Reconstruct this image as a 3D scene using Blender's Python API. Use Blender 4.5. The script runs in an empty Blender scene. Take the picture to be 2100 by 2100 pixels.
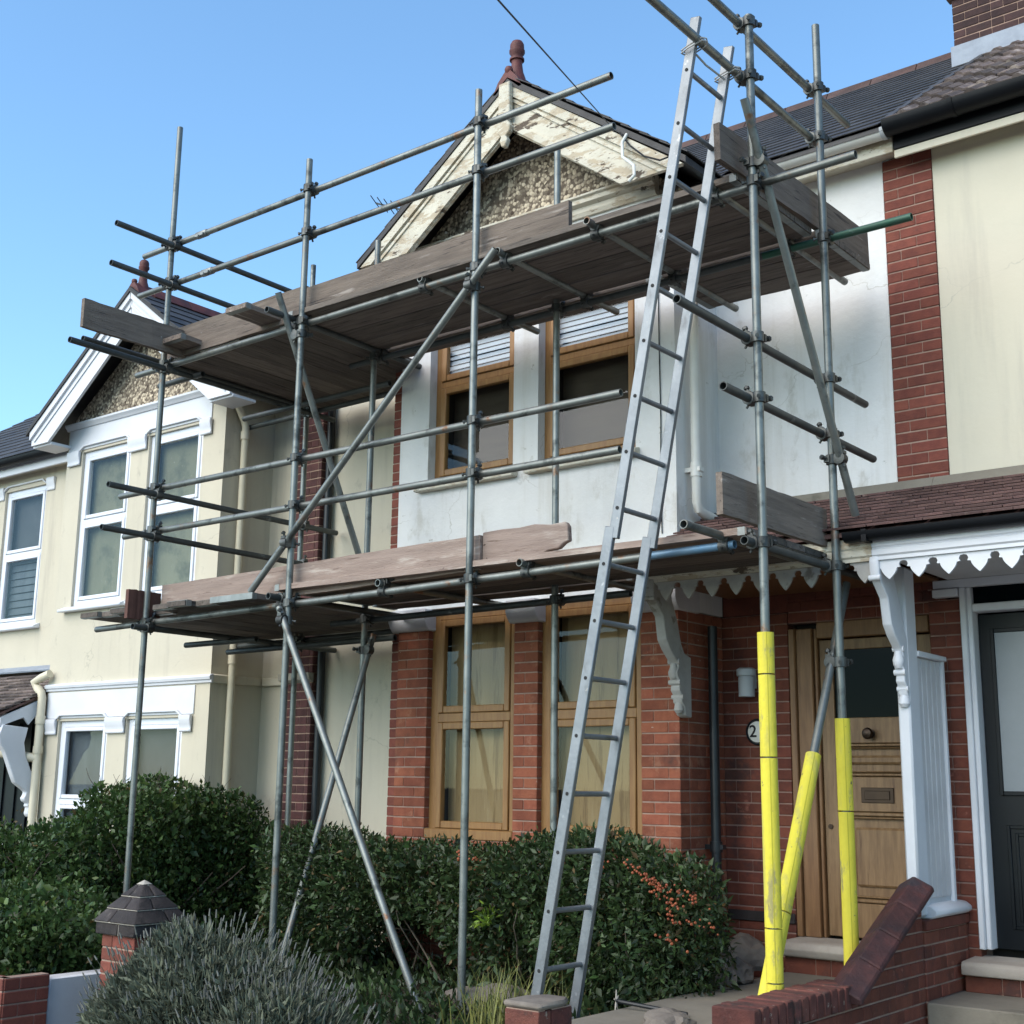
import bpy, bmesh, math, random
import numpy as np
from mathutils import Vector, Matrix, noise
random.seed(7); rng = np.random.default_rng(7)
SC = bpy.context.scene
COL = SC.collection
V = Vector

# ------------------------------------------------------------------ camera
cam = bpy.data.cameras.new('camera'); co = bpy.data.objects.new('camera', cam); COL.objects.link(co)
yw, pt, rl = [math.radians(a) for a in (38.5347, 11.8401, 0.7363)]
fwd = V((-math.sin(yw)*math.cos(pt), math.cos(yw)*math.cos(pt), math.sin(pt)))
rgt = V((math.cos(yw), math.sin(yw), 0)); upv = rgt.cross(fwd)
r2 = rgt*math.cos(rl) + upv*math.sin(rl); u2 = -rgt*math.sin(rl) + upv*math.cos(rl)
co.matrix_world = Matrix(((r2.x, u2.x, -fwd.x, 0), (r2.y, u2.y, -fwd.y, 0), (r2.z, u2.z, -fwd.z, 1.6), (0, 0, 0, 1)))
cam.sensor_width = 36; cam.lens = 45.76; cam.clip_end = 2000; cam.clip_start = .05
SC.camera = co

# ------------------------------------------------------------------ sky and sun
SUN_EL, SUN_AZ = math.radians(38), math.radians(196)      # azimuth clockwise from +Y: the light comes from behind the camera, a little left
w = bpy.data.worlds.new('World'); SC.world = w; w.use_nodes = True
nt = w.node_tree; bg = nt.nodes['Background']
sky = nt.nodes.new('ShaderNodeTexSky'); sky.sky_type = 'NISHITA'; sky.sun_disc = False
sky.sun_elevation = SUN_EL; sky.sun_rotation = SUN_AZ
sky.air_density = 1.0; sky.dust_density = .35; sky.ozone_density = 1.3
tint = nt.nodes.new('ShaderNodeMix'); tint.data_type = 'RGBA'; tint.blend_type = 'MULTIPLY'; tint.inputs[0].default_value = 1; tint.inputs[7].default_value = (.74, .94, 1.0, 1)
nt.links.new(sky.outputs[0], tint.inputs[6]); nt.links.new(tint.outputs[2], bg.inputs[0]); bg.inputs[1].default_value = .132
sl = bpy.data.lights.new('sun', 'SUN'); sl.energy = 1.75; sl.angle = math.radians(64); sl.color = (1, .87, .70)
so = bpy.data.objects.new('sun', sl); COL.objects.link(so)
sd = V((math.sin(SUN_AZ)*math.cos(SUN_EL), math.cos(SUN_AZ)*math.cos(SUN_EL), math.sin(SUN_EL)))
so.rotation_euler = sd.to_track_quat('Z', 'Y').to_euler(); so.location = sd*30
SC.view_settings.view_transform = 'Standard'; SC.view_settings.look = 'None'
SC.view_settings.gamma = 1; SC.view_settings.exposure = 1.27; SC.view_settings.use_curve_mapping = False

# ------------------------------------------------------------------ materials
MATS = {}
def mat(name, col, col2=None, scale=3., rough=.7, metal=0., bump=0., bscale=60., rnd=0., layers=(), stretch=(1, 1, 1), space='world', spec=.4, trans=0., bdist=.01):
    m = bpy.data.materials.new(name); m.use_nodes = True; MATS[name] = m
    N = m.node_tree.nodes; L = m.node_tree.links; P = N['Principled BSDF']
    P.inputs['Roughness'].default_value = rough; P.inputs['Metallic'].default_value = metal
    P.inputs['Specular IOR Level'].default_value = spec
    if space == 'world': src = N.new('ShaderNodeNewGeometry').outputs['Position']
    else:
        tc = N.new('ShaderNodeTexCoord'); oi = N.new('ShaderNodeObjectInfo')
        mu = N.new('ShaderNodeMath'); mu.operation = 'MULTIPLY'; mu.inputs[1].default_value = 37.; L.new(oi.outputs['Random'], mu.inputs[0])
        ad = N.new('ShaderNodeVectorMath'); L.new(tc.outputs['Object'], ad.inputs[0]); L.new(mu.outputs[0], ad.inputs[1]); src = ad.outputs[0]
    def nz(sc, st, det=6., dist=0.):
        mp = N.new('ShaderNodeMapping'); mp.inputs['Scale'].default_value = st; L.new(src, mp.inputs[0])
        n = N.new('ShaderNodeTexNoise'); n.inputs['Scale'].default_value = sc; n.inputs['Detail'].default_value = det
        n.inputs['Roughness'].default_value = .65; n.inputs['Distortion'].default_value = dist
        L.new(mp.outputs[0], n.inputs['Vector']); return n.outputs['Fac']
    def ramp(x, lo, hi):
        r = N.new('ShaderNodeMapRange'); r.inputs[1].default_value = lo; r.inputs[2].default_value = hi; r.interpolation_type = 'SMOOTHSTEP'
        L.new(x, r.inputs[0]); return r.outputs[0]
    def mix(f, a, b):
        x = N.new('ShaderNodeMix'); x.data_type = 'RGBA'
        if isinstance(f, float): x.inputs[0].default_value = f
        else: L.new(f, x.inputs[0])
        for i, c in ((6, a), (7, b)):
            if isinstance(c, tuple): x.inputs[i].default_value = (*c, 1)
            else: L.new(c, x.inputs[i])
        return x.outputs[2]
    c = mix(ramp(nz(scale, stretch), .3, .7), col, col2 or tuple(x*.8 for x in col))
    for ly in layers:
        lc, ls, lo, hi = ly[:4]; st = ly[4] if len(ly) > 4 else (1, 1, 1); kind = ly[5] if len(ly) > 5 else 'noise'
        if kind == 'noise': fac = ramp(nz(ls, st, 8.), lo, hi)
        else:   # cracks
            mp = N.new('ShaderNodeMapping'); mp.inputs['Scale'].default_value = st; L.new(src, mp.inputs[0])
            nn = N.new('ShaderNodeTexNoise'); nn.inputs['Scale'].default_value = 3.; nn.inputs['Detail'].default_value = 5.; L.new(mp.outputs[0], nn.inputs['Vector'])
            va = N.new('ShaderNodeVectorMath'); va.operation = 'MULTIPLY_ADD'; va.inputs[1].default_value = (.5, .5, .5); L.new(nn.outputs['Color'], va.inputs[0]); L.new(mp.outputs[0], va.inputs[2])
            vo = N.new('ShaderNodeTexVoronoi'); vo.feature = 'DISTANCE_TO_EDGE'; vo.inputs['Scale'].default_value = ls; L.new(va.outputs[0], vo.inputs['Vector'])
            f1 = ramp(vo.outputs['Distance'], hi, lo); f2 = ramp(nz(.9, (1, 1, 1), 3.), .5, .62)
            mm = N.new('ShaderNodeMath'); mm.operation = 'MULTIPLY'; L.new(f1, mm.inputs[0]); L.new(f2, mm.inputs[1]); fac = mm.outputs[0]
        c = mix(fac, c, lc)
    if rnd:
        oi = N.new('ShaderNodeObjectInfo'); ge = N.new('ShaderNodeNewGeometry')
        a = N.new('ShaderNodeMath'); a.operation = 'ADD'; L.new(oi.outputs['Random'], a.inputs[0]); L.new(ge.outputs['Random Per Island'], a.inputs[1])
        fr = N.new('ShaderNodeMath'); fr.operation = 'FRACT'; L.new(a.outputs[0], fr.inputs[0])
        mr = N.new('ShaderNodeMapRange'); mr.inputs[3].default_value = 1-rnd; mr.inputs[4].default_value = 1+rnd; L.new(fr.outputs[0], mr.inputs[0])
        hs = N.new('ShaderNodeHueSaturation'); L.new(c, hs.inputs['Color']); L.new(mr.outputs[0], hs.inputs['Value'])
        m2 = N.new('ShaderNodeMapRange'); m2.inputs[3].default_value = .5-.013*rnd; m2.inputs[4].default_value = .5+.013*rnd
        f2 = N.new('ShaderNodeMath'); f2.operation = 'MULTIPLY'; f2.inputs[1].default_value = 7.31; L.new(fr.outputs[0], f2.inputs[0])
        f3 = N.new('ShaderNodeMath'); f3.operation = 'FRACT'; L.new(f2.outputs[0], f3.inputs[0]); L.new(f3.outputs[0], m2.inputs[0]); L.new(m2.outputs[0], hs.inputs['Hue'])
        c = hs.outputs[0]
    L.new(c, P.inputs['Base Color'])
    if bump:
        b = N.new('ShaderNodeBump'); b.inputs['Strength'].default_value = bump; b.inputs['Distance'].default_value = bdist
        L.new(nz(bscale, stretch, 5.), b.inputs['Height']); L.new(b.outputs[0], P.inputs['Normal'])
    if trans:
        t = N.new('ShaderNodeBsdfTranslucent'); L.new(c, t.inputs[0]); mx = N.new('ShaderNodeMixShader'); mx.inputs[0].default_value = trans
        L.new(P.outputs[0], mx.inputs[1]); L.new(t.outputs[0], mx.inputs[2]); L.new(mx.outputs[0], N['Material Output'].inputs[0])
    return m

mat('white_render', (.71, .70, .68), (.63, .62, .60), 1.2, .85, bump=.45, bscale=14, layers=[((.58, .56, .52), 1.7, .50, .72, (3, 3, .22)), ((.54, .52, .48), 5., .56, .70, (1, 1, .5)), ((.50, .48, .44), 1.1, .0, .007, (1, 1, 1.4), 'crack'), ((.34, .32, .28), 11., .665, .72, (.6, .6, 1))])
mat('cream_render', (.55, .50, .395), (.505, .46, .365), 1.0, .85, bump=.2, bscale=22, layers=[((.43, .39, .315), 1.6, .52, .74, (2.5, 2.5, .25)), ((.39, .355, .285), 6., .60, .74, (1, 1, .6)), ((.41, .375, .30), .8, .0, .006, (1, 1, 1.4), 'crack')])
mat('pale_cream_render', (.60, .55, .435), (.56, .515, .405), 1.0, .85, bump=.15, bscale=22, layers=[((.49, .45, .365), 1.2, .52, .74, (2.5, 2.5, .25)), ((.46, .43, .35), .55, .0, .005, (1, 1, 1.6), 'crack')])
mat('white_paint', (.66, .67, .70), (.59, .60, .63), 2., .5, bump=.05)
mat('grey_white_paint', (.60, .59, .60), (.52, .51, .52), 3., .6, bump=.1, layers=[((.40, .37, .34), 4., .6, .75)])
mat('shaded_white_paint', (.40, .385, .36), (.31, .295, .27), 4., .7, bump=.3, layers=[((.19, .165, .14), 6., .58, .68), ((.52, .50, .47), 5., .62, .74)])  # white paint with porch shade in its base colour, plus dirt patches
mat('upvc', (.70, .72, .77), (.66, .68, .73), 2., .3)
mat('flaky_paint', (.60, .56, .46), (.52, .48, .39), 3., .8, bump=.6, bscale=30, layers=[((.44, .37, .27), 9., .50, .56, (.5, 1, 1.6)), ((.10, .075, .055), 6., .60, .625, (.6, 1, 1.8)), ((.28, .22, .16), 40., .60, .64, (.3, 1, 1.5))])
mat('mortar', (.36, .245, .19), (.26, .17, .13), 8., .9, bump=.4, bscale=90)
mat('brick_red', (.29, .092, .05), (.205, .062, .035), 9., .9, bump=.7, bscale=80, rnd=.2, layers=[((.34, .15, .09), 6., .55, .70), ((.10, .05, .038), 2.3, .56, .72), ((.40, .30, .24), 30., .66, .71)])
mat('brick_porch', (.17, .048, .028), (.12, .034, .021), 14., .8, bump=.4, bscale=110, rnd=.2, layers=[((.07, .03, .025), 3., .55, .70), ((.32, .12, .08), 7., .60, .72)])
mat('brick_pier', (.20, .058, .038), (.145, .042, .03), 14., .85, bump=.5, bscale=110, rnd=.18, layers=[((.08, .04, .035), 4., .66, .78)])
mat('brick_dark', (.105, .042, .04), (.07, .03, .03), 14., .85, bump=.5, bscale=110, rnd=.25)
mat('brick_sooty', (.060, .030, .028), (.04, .022, .022), 14., .9, bump=.5, bscale=110, rnd=.25)
mat('brick_weathered', (.145, .048, .036), (.085, .03, .025), 10., .95, bump=.9, bscale=60, rnd=.3, layers=[((.05, .03, .025), 5., .54, .66), ((.30, .24, .19), 22., .63, .68), ((.22, .09, .06), 6., .60, .72)])
mat('galvanised', (.28, .29, .28), (.20, .21, .20), 9., .5, metal=.6)
mat('brick_blue', (.052, .042, .040), (.028, .023, .023), 9., .85, bump=.7, bscale=70, rnd=.35, layers=[((.10, .085, .075), 8., .60, .70), ((.016, .014, .014), 5., .56, .70)])
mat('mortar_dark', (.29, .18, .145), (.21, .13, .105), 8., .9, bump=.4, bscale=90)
mat('slate', (.050, .047, .047), (.032, .030, .031), 9., .6, bump=.3, bscale=60, rnd=.3, layers=[((.13, .13, .12), 5., .64, .75)])
mat('roof_tile', (.15, .115, .10), (.085, .065, .06), 9., .85, bump=.4, bscale=90, rnd=.5, layers=[((.27, .22, .19), 5., .54, .66), ((.04, .035, .035), 7., .6, .68)])
mat('porch_tile', (.135, .075, .066), (.09, .05, .046), 8., .8, bump=.4, bscale=90, rnd=.3, layers=[((.28, .2, .17), 7., .62, .75)])
mat('ridge_tile', (.085, .048, .04), (.055, .034, .03), 8., .8, bump=.4, rnd=.2)
mat('terracotta', (.13, .036, .03), (.08, .025, .022), 12., .6, bump=.3, rnd=.1)
mat('coping', (.085, .030, .027), (.040, .019, .02), 7., .75, bump=.9, bscale=30, rnd=.25, layers=[((.04, .03, .035), 4., .55, .68), ((.35, .22, .2), 9., .70, .78)])
mat('lead', (.28, .32, .38), (.2, .23, .28), 5., .55, bump=.3, bscale=20)
mat('black_plastic', (.006, .007, .009), (.004, .005, .007), 3., .5, spec=.2)
mat('black_iron', (.014, .018, .022), (.008, .010, .012), 6., .4, bump=.1)
mat('cream_plastic', (.64, .58, .44), (.58, .52, .39), 3., .5)
mat('white_plastic', (.66, .66, .62), (.58, .57, .52), 3., .5, layers=[((.36, .33, .27), 6., .62, .74)])
mat('grey_plastic', (.45, .48, .50), (.36, .39, .41), 3., .5)
mat('oak', (.31, .165, .058), (.235, .115, .04), 4., .45, stretch=(9, 9, 1), bump=.08, bscale=30)
mat('oak_shaded', (.20, .095, .04), (.14, .065, .028), 4., .5, stretch=(9, 9, 1), bump=.1, bscale=30)  # porch ceiling boards, darkened in colour for the shade under the roof
mat('door_wood', (.245, .15, .072), (.155, .088, .04), 4., .5, stretch=(8, 8, .8), bump=.15, bscale=30, layers=[((.10, .05, .022), 3., .56, .7, (10, 10, .7)), ((.34, .22, .11), 3., .62, .75, (5, 5, .8))])
mat('jamb_wood', (.24, .13, .058), (.16, .08, .035), 4., .5, stretch=(9, 9, .7), bump=.15, bscale=30)
mat('plywood', (.37, .255, .125), (.30, .20, .095), 2.0, .7, stretch=(4, 4, .5), layers=[((.22, .14, .065), 1.8, .52, .60, (5, 5, .4)), ((.42, .31, .17), 2.4, .60, .70, (4, 4, .35)), ((.17, .105, .05), 7., .63, .67, (8, 8, .25))])
mat('scaffold_wood', (.22, .175, .142), (.14, .11, .09), 3., .9, stretch=(.8, 9, 9), bump=.7, bscale=25, space='obj', rnd=.28, layers=[((.065, .052, .045), 5., .58, .66, (.5, 9, 9)), ((.36, .31, .27), 3., .58, .72, (.7, 6, 6)), ((.42, .40, .37), 9., .68, .73, (1.5, 2, 2)), ((.05, .04, .035), 14., .70, .74, (1, 2, 2))])
mat('pink_board', (.325, .245, .205), (.245, .182, .152), 3., .9, stretch=(.8, 9, 9), bump=.6, bscale=25, space='obj', rnd=.08, layers=[((.15, .10, .08), 5., .58, .68, (.6, 7, 7)), ((.44, .37, .32), 3., .55, .72, (.7, 5, 5)), ((.08, .05, .04), 13., .66, .70, (1, 2, 2)), ((.46, .43, .40), 9., .68, .74, (1.5, 2, 2))])
mat('deck_wood', (.165, .135, .113), (.10, .082, .07), 3., .9, stretch=(.8, 9, 9), bump=.7, bscale=25, space='obj', rnd=.3, layers=[((.045, .037, .032), 5., .56, .66, (.5, 9, 9)), ((.25, .215, .19), 3., .60, .72, (.7, 6, 6)), ((.035, .03, .026), 12., .68, .74, (1, 2, 2))])
mat('red_board', (.13, .055, .04), (.09, .04, .03), 6., .8, bump=.3, space='obj')
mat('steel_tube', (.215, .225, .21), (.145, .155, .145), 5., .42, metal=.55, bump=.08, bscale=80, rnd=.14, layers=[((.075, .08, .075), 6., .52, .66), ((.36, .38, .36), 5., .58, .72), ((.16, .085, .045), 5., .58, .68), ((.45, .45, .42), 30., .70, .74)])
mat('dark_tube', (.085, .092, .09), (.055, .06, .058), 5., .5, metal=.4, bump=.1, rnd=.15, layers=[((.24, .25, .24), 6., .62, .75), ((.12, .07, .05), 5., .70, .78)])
mat('green_tube', (.03, .11, .07), (.05, .10, .075), 5., .45, metal=.3, layers=[((.2, .23, .22), 7., .62, .72)])
mat('blue_tube', (.10, .21, .33), (.14, .22, .30), 5., .45, metal=.3, layers=[((.28, .31, .32), 7., .62, .72)])
mat('coupler_steel', (.10, .105, .10), (.06, .06, .058), 20., .5, metal=.7, rnd=.35)
mat('tube_bore', (.03, .03, .03), (.02, .02, .02), 5., .9)
mat('aluminium', (.25, .265, .28), (.18, .195, .21), 4., .48, metal=.6, bump=.15, bscale=50, layers=[((.13, .135, .14), 5., .55, .70, (1, 1, .5)), ((.42, .43, .44), 9., .62, .72), ((.40, .37, .33), 26., .68, .72)])
mat('foam', (.66, .565, .055), (.60, .51, .05), 4., .85, bump=.5, bscale=28, layers=[((.48, .42, .09), 4., .50, .68, (3, 3, .5)), ((.32, .28, .11), 9., .58, .68, (1, 1, .4)), ((.15, .13, .08), 20., .64, .69)])
mat('foam_cut', (.42, .38, .03), (.36, .32, .03), 5., .9)
mat('rope', (.45, .44, .42), (.35, .34, .32), 20., .9)
mat('concrete', (.22, .195, .155), (.165, .145, .115), 2.5, .9, bump=.3, bscale=30, layers=[((.10, .09, .07), 1.7, .56, .72), ((.30, .27, .22), 5., .66, .78)])
mat('stone_step', (.42, .38, .33), (.34, .30, .26), 5., .85, bump=.25, layers=[((.18, .15, .13), 7., .63, .75)])
mat('stone_cap', (.46, .42, .36), (.36, .32, .27), 5., .85, bump=.3, layers=[((.20, .17, .14), 5., .6, .74)])
mat('rock', (.20, .17, .14), (.12, .10, .085), 6., .9, bump=.6, bscale=20)
mat('soil', (.05, .036, .024), (.03, .022, .015), 4., 1., bump=.8, bscale=18, bdist=.03)
mat('asphalt', (.05, .05, .052), (.04, .04, .042), 6., .95, bump=.3)
mat('paving', (.20, .19, .175), (.15, .145, .13), 3., .9, bump=.3)
mat('black_door', (.004, .006, .009), (.003, .005, .007), 3., .35, spec=.25)
mat('brass_dark', (.045, .028, .018), (.03, .018, .012), 9., .35, metal=.6)
mat('interior_dark', (.030, .026, .022), (.022, .018, .016), 2., .9)
mat('brown_reflection', (.085, .062, .045), (.06, .044, .032), 2., .8, stretch=(1, 1, 8))  # brown reflection of trees, painted on a sheet behind the panes
mat('blind_white', (.52, .58, .66), (.46, .52, .60), 3., .5)
mat('net_tree_reflection', (.21, .205, .135), (.155, .155, .10), 2., .9, stretch=(1, 1, .5), layers=[((.10, .105, .07), 3., .48, .68), ((.34, .34, .26), 30., .66, .70)])  # olive net; tree reflections painted in as dark patches and pale speckles
mat('net_grey', (.075, .08, .085), (.055, .06, .065), 2.5, .9)
mat('net_blue', (.095, .115, .13), (.07, .085, .10), 2.5, .9, stretch=(3, 3, .6))
mat('frosted', (.22, .24, .26), (.19, .21, .23), 2., .25)
mat('dark_glass', (.003, .006, .008), (.002, .005, .006), 2., .08, spec=.04)
mat('leaf_privet', (.060, .105, .030), (.032, .062, .018), 3., .45, rnd=.6, trans=.25)
mat('leaf_pyracantha', (.048, .078, .026), (.026, .046, .016), 4., .45, rnd=.7, trans=.2, layers=[((.075, .07, .025), 3., .58, .7)])
mat('leaf_bright', (.20, .30, .03), (.14, .22, .03), 5., .5, rnd=.3, trans=.3)
mat('leaf_yellowgreen', (.085, .125, .03), (.06, .09, .022), 4., .45, rnd=.5, trans=.25)
mat('leaf_brown', (.13, .085, .03), (.09, .06, .025), 5., .6, rnd=.4, trans=.2)
mat('lavender', (.135, .15, .10), (.07, .08, .055), 4., .7, rnd=.6, trans=.15)
mat('lavender_head', (.145, .145, .125), (.10, .10, .09), 5., .8, rnd=.3)
mat('grass_blade', (.24, .24, .07), (.16, .17, .045), 5., .6, rnd=.5, trans=.3)
mat('berry', (.36, .10, .04), (.25, .06, .028), 20., .4, rnd=.3)
mat('bark', (.075, .055, .04), (.05, .036, .028), 12., .9, bump=.5)
mat('twig', (.15, .12, .09), (.09, .07, .05), 12., .9)
mat('cable', (.01, .01, .011), None, 3., .6)
mat('enamel', (.75, .74, .68), (.70, .69, .63), 4., .3)
# pebble-dash: small stones set in render
def pebble():
    m = bpy.data.materials.new('pebbledash'); m.use_nodes = True; MATS['pebbledash'] = m
    N = m.node_tree.nodes; L = m.node_tree.links; P = N['Principled BSDF']; P.inputs['Roughness'].default_value = .85
    g = N.new('ShaderNodeNewGeometry')
    v = N.new('ShaderNodeTexVoronoi'); v.inputs['Scale'].default_value = 36; L.new(g.outputs['Position'], v.inputs['Vector'])
    r = N.new('ShaderNodeValToRGB'); sp = N.new('ShaderNodeSeparateColor'); L.new(v.outputs['Color'], sp.inputs[0]); L.new(sp.outputs[0], r.inputs[0])
    for p_, c in ((0, (.06, .04, .027)), (.3, (.22, .15, .095)), (.6, (.42, .31, .205)), (1, (.68, .57, .42))):
        e = r.color_ramp.elements.new(p_) if 0 < p_ < 1 else r.color_ramp.elements[0 if p_ == 0 else 1]; e.position = p_; e.color = (*c, 1)
    mr = N.new('ShaderNodeMapRange'); mr.inputs[1].default_value = .5; mr.inputs[2].default_value = .75; L.new(v.outputs['Distance'], mr.inputs[0])
    mx = N.new('ShaderNodeMix'); mx.data_type = 'RGBA'; L.new(mr.outputs[0], mx.inputs[0]); L.new(r.outputs[0], mx.inputs[6]); mx.inputs[7].default_value = (.12, .09, .065, 1)
    L.new(mx.outputs[2], P.inputs['Base Color'])
    b = N.new('ShaderNodeBump'); b.invert = True; b.inputs['Strength'].default_value = .9; b.inputs['Distance'].default_value = .012
    L.new(v.outputs['Distance'], b.inputs['Height']); L.new(b.outputs[0], P.inputs['Normal'])
pebble()
def glass(name, tint, gl):
    m = bpy.data.materials.new(name); m.use_nodes = True; MATS[name] = m
    N = m.node_tree.nodes; L = m.node_tree.links; N.remove(N['Principled BSDF'])
    t = N.new('ShaderNodeBsdfTransparent'); t.inputs[0].default_value = (*tint, 1); g = N.new('ShaderNodeBsdfGlossy'); g.inputs['Roughness'].default_value = .015
    f = N.new('ShaderNodeFresnel'); f.inputs[0].default_value = gl; mx = N.new('ShaderNodeMixShader')
    ge = N.new('ShaderNodeNewGeometry'); fr = N.new('ShaderNodeMath'); fr.operation = 'SUBTRACT'; fr.use_clamp = True; L.new(f.outputs[0], fr.inputs[0]); L.new(ge.outputs['Backfacing'], fr.inputs[1])   # reflect at the outer face only
    L.new(fr.outputs[0], mx.inputs[0]); L.new(t.outputs[0], mx.inputs[1]); L.new(g.outputs[0], mx.inputs[2]); L.new(mx.outputs[0], N['Material Output'].inputs[0])
glass('glass', (.94, .95, .945), 1.42)

# ------------------------------------------------------------------ mesh helpers
ORG = {}
def org(p): return ORG.get(p.name, V((0, 0, 0))) if p else V((0, 0, 0))
def meta(o, label=None, cat=None, group=None, kind=None):
    if label: o['label'] = label
    if cat: o['category'] = cat
    if group: o['group'] = group
    if kind: o['kind'] = kind
    return o
def thing(name, label, cat, loc, group=None):
    o = bpy.data.objects.new(name, None); COL.objects.link(o); o.location = loc; o.empty_display_size = .2
    ORG[o.name] = V(loc); return meta(o, label, cat, group)
class MB:
    def __init__(s): s.v = []; s.f = []
    def add(s, vs, fs):
        b = len(s.v); s.v += [V(x) for x in vs]; s.f += [tuple(b+i for i in f) for f in fs]; return s
    def box(s, x0, x1, y0, y1, z0, z1):
        return s.hexa([(x0, y0, z0), (x1, y0, z0), (x1, y1, z0), (x0, y1, z0), (x0, y0, z1), (x1, y0, z1), (x1, y1, z1), (x0, y1, z1)])
    def hexa(s, p): return s.add(p, [(3, 2, 1, 0), (4, 5, 6, 7), (0, 1, 5, 4), (1, 2, 6, 5), (2, 3, 7, 6), (3, 0, 4, 7)])
    def prism(s, pts, ax, a, b):
        mk = {'x': lambda p, t: (t, p[0], p[1]), 'y': lambda p, t: (p[0], t, p[1]), 'z': lambda p, t: (p[0], p[1], t)}[ax]
        n = len(pts); s.add([mk(p, a) for p in pts]+[mk(p, b) for p in pts],
            [tuple(range(n))[::-1], tuple(range(n, 2*n))]+[(i, (i+1) % n, n+(i+1) % n, n+i) for i in range(n)]); return s
    def obox(s, p0, p1, wdir, hw, hh):      # bar from p0 to p1; half-width hw along wdir, half-height hh along the third axis
        p0, p1 = V(p0), V(p1); d = (p1-p0).normalized(); wd = V(wdir); wd = (wd-d*wd.dot(d)).normalized(); h = d.cross(wd)
        q = [p+wd*a*hw+h*b*hh for p in (p0, p1) for a, b in ((-1, -1), (1, -1), (1, 1), (-1, 1))]
        return s.add(q, [(3, 2, 1, 0), (4, 5, 6, 7), (0, 1, 5, 4), (1, 2, 6, 5), (2, 3, 7, 6), (3, 0, 4, 7)])
    def ring(s, c, d, r, n):
        d = V(d).normalized(); a = d.orthogonal().normalized(); b = d.cross(a)
        return [V(c)+a*r*math.cos(2*math.pi*i/n)+b*r*math.sin(2*math.pi*i/n) for i in range(n)]
    def tube(s, p0, p1, r, n=14, r1=None):
        p0, p1 = V(p0), V(p1); A = s.ring(p0, p1-p0, r, n); B = s.ring(p1, p1-p0, r if r1 is None else r1, n)
        return s.add(A+B, [tuple(range(n))[::-1], tuple(range(n, 2*n))]+[(i, (i+1) % n, n+(i+1) % n, n+i) for i in range(n)])
    def pipe(s, p0, p1, r, ri, n=16):       # hollow tube, open ends
        p0, p1 = V(p0), V(p1); d = p1-p0; R = s.ring(p0, d, r, n)+s.ring(p1, d, r, n)+s.ring(p0, d, ri, n)+s.ring(p1, d, ri, n); f = []
        for i in range(n):
            j = (i+1) % n
            f += [(i, j, n+j, n+i), (2*n+j, 2*n+i, 3*n+i, 3*n+j), (j, i, 2*n+i, 2*n+j), (n+i, n+j, 3*n+j, 3*n+i)]
        return s.add(R, f)
    def path(s, pts, r, n=10, caps=True):
        pts = [V(p) for p in pts]; rs = []; a = None
        for k, p in enumerate(pts):
            d = (pts[min(k+1, len(pts)-1)]-pts[max(k-1, 0)]).normalized()
            a = (d.orthogonal() if a is None else a-d*a.dot(d)).normalized(); b = d.cross(a); rr = r[k] if isinstance(r, (list, tuple)) else r
            rs += [p+a*rr*math.cos(2*math.pi*i/n)+b*rr*math.sin(2*math.pi*i/n) for i in range(n)]
        f = [(k*n+i, k*n+(i+1) % n, (k+1)*n+(i+1) % n, (k+1)*n+i) for k in range(len(pts)-1) for i in range(n)]
        if caps: f += [tuple(range(n))[::-1], tuple(range((len(pts)-1)*n, len(pts)*n))]
        return s.add(rs, f)
    def lathe(s, prof, c, n=16, ax=(0, 0, 1)):
        c = V(c); ax = V(ax); vs = []
        for r, z in prof: vs += s.ring(c+ax*z, ax, max(r, .0005), n)
        f = [(k*n+i, k*n+(i+1) % n, (k+1)*n+(i+1) % n, (k+1)*n+i) for k in range(len(prof)-1) for i in range(n)]
        f += [tuple(range(n))[::-1], tuple(range((len(prof)-1)*n, len(prof)*n))]
        return s.add(vs, f)
    def mesh(s, name, m, o=V((0, 0, 0)), smooth=True, bev=0):
        me = bpy.data.meshes.new(name); me.from_pydata([tuple(x-o) for x in s.v], [], s.f)
        if bev:
            bm = bmesh.new(); bm.from_mesh(me); bmesh.ops.bevel(bm, geom=bm.edges[:]+bm.verts[:], offset=bev, segments=1, affect='EDGES', clamp_overlap=True); bm.to_mesh(me); bm.free()
        me.materials.append(MATS[m] if isinstance(m, str) else m)
        if smooth:
            me.polygons.foreach_set('use_smooth', [True]*len(me.polygons)); me.set_sharp_from_angle(angle=.7)
        return me
    def build(s, name, m, parent=None, loc=None, bev=0, smooth=True):
        o_ = org(parent) if parent else V(loc or (0, 0, 0))
        o = bpy.data.objects.new(name, s.mesh(name, m, o_, smooth, bev)); COL.objects.link(o)
        if parent: o.parent = parent; ORG[o.name] = o_
        else: o.location = o_; ORG[o.name] = o_
        return o
def inst(name, me, M, parent):
    o = bpy.data.objects.new(name, me); COL.objects.link(o); o.parent = parent; o.matrix_basis = Matrix.Translation(-org(parent)) @ M
    ORG[o.name] = org(parent); return o
def frame(p, x, y, z): return Matrix(((x.x, y.x, z.x, p.x), (x.y, y.y, z.y, p.y), (x.z, y.z, z.z, p.z), (0, 0, 0, 1)))
CAMP = V((0, 0, 1.6))

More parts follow.
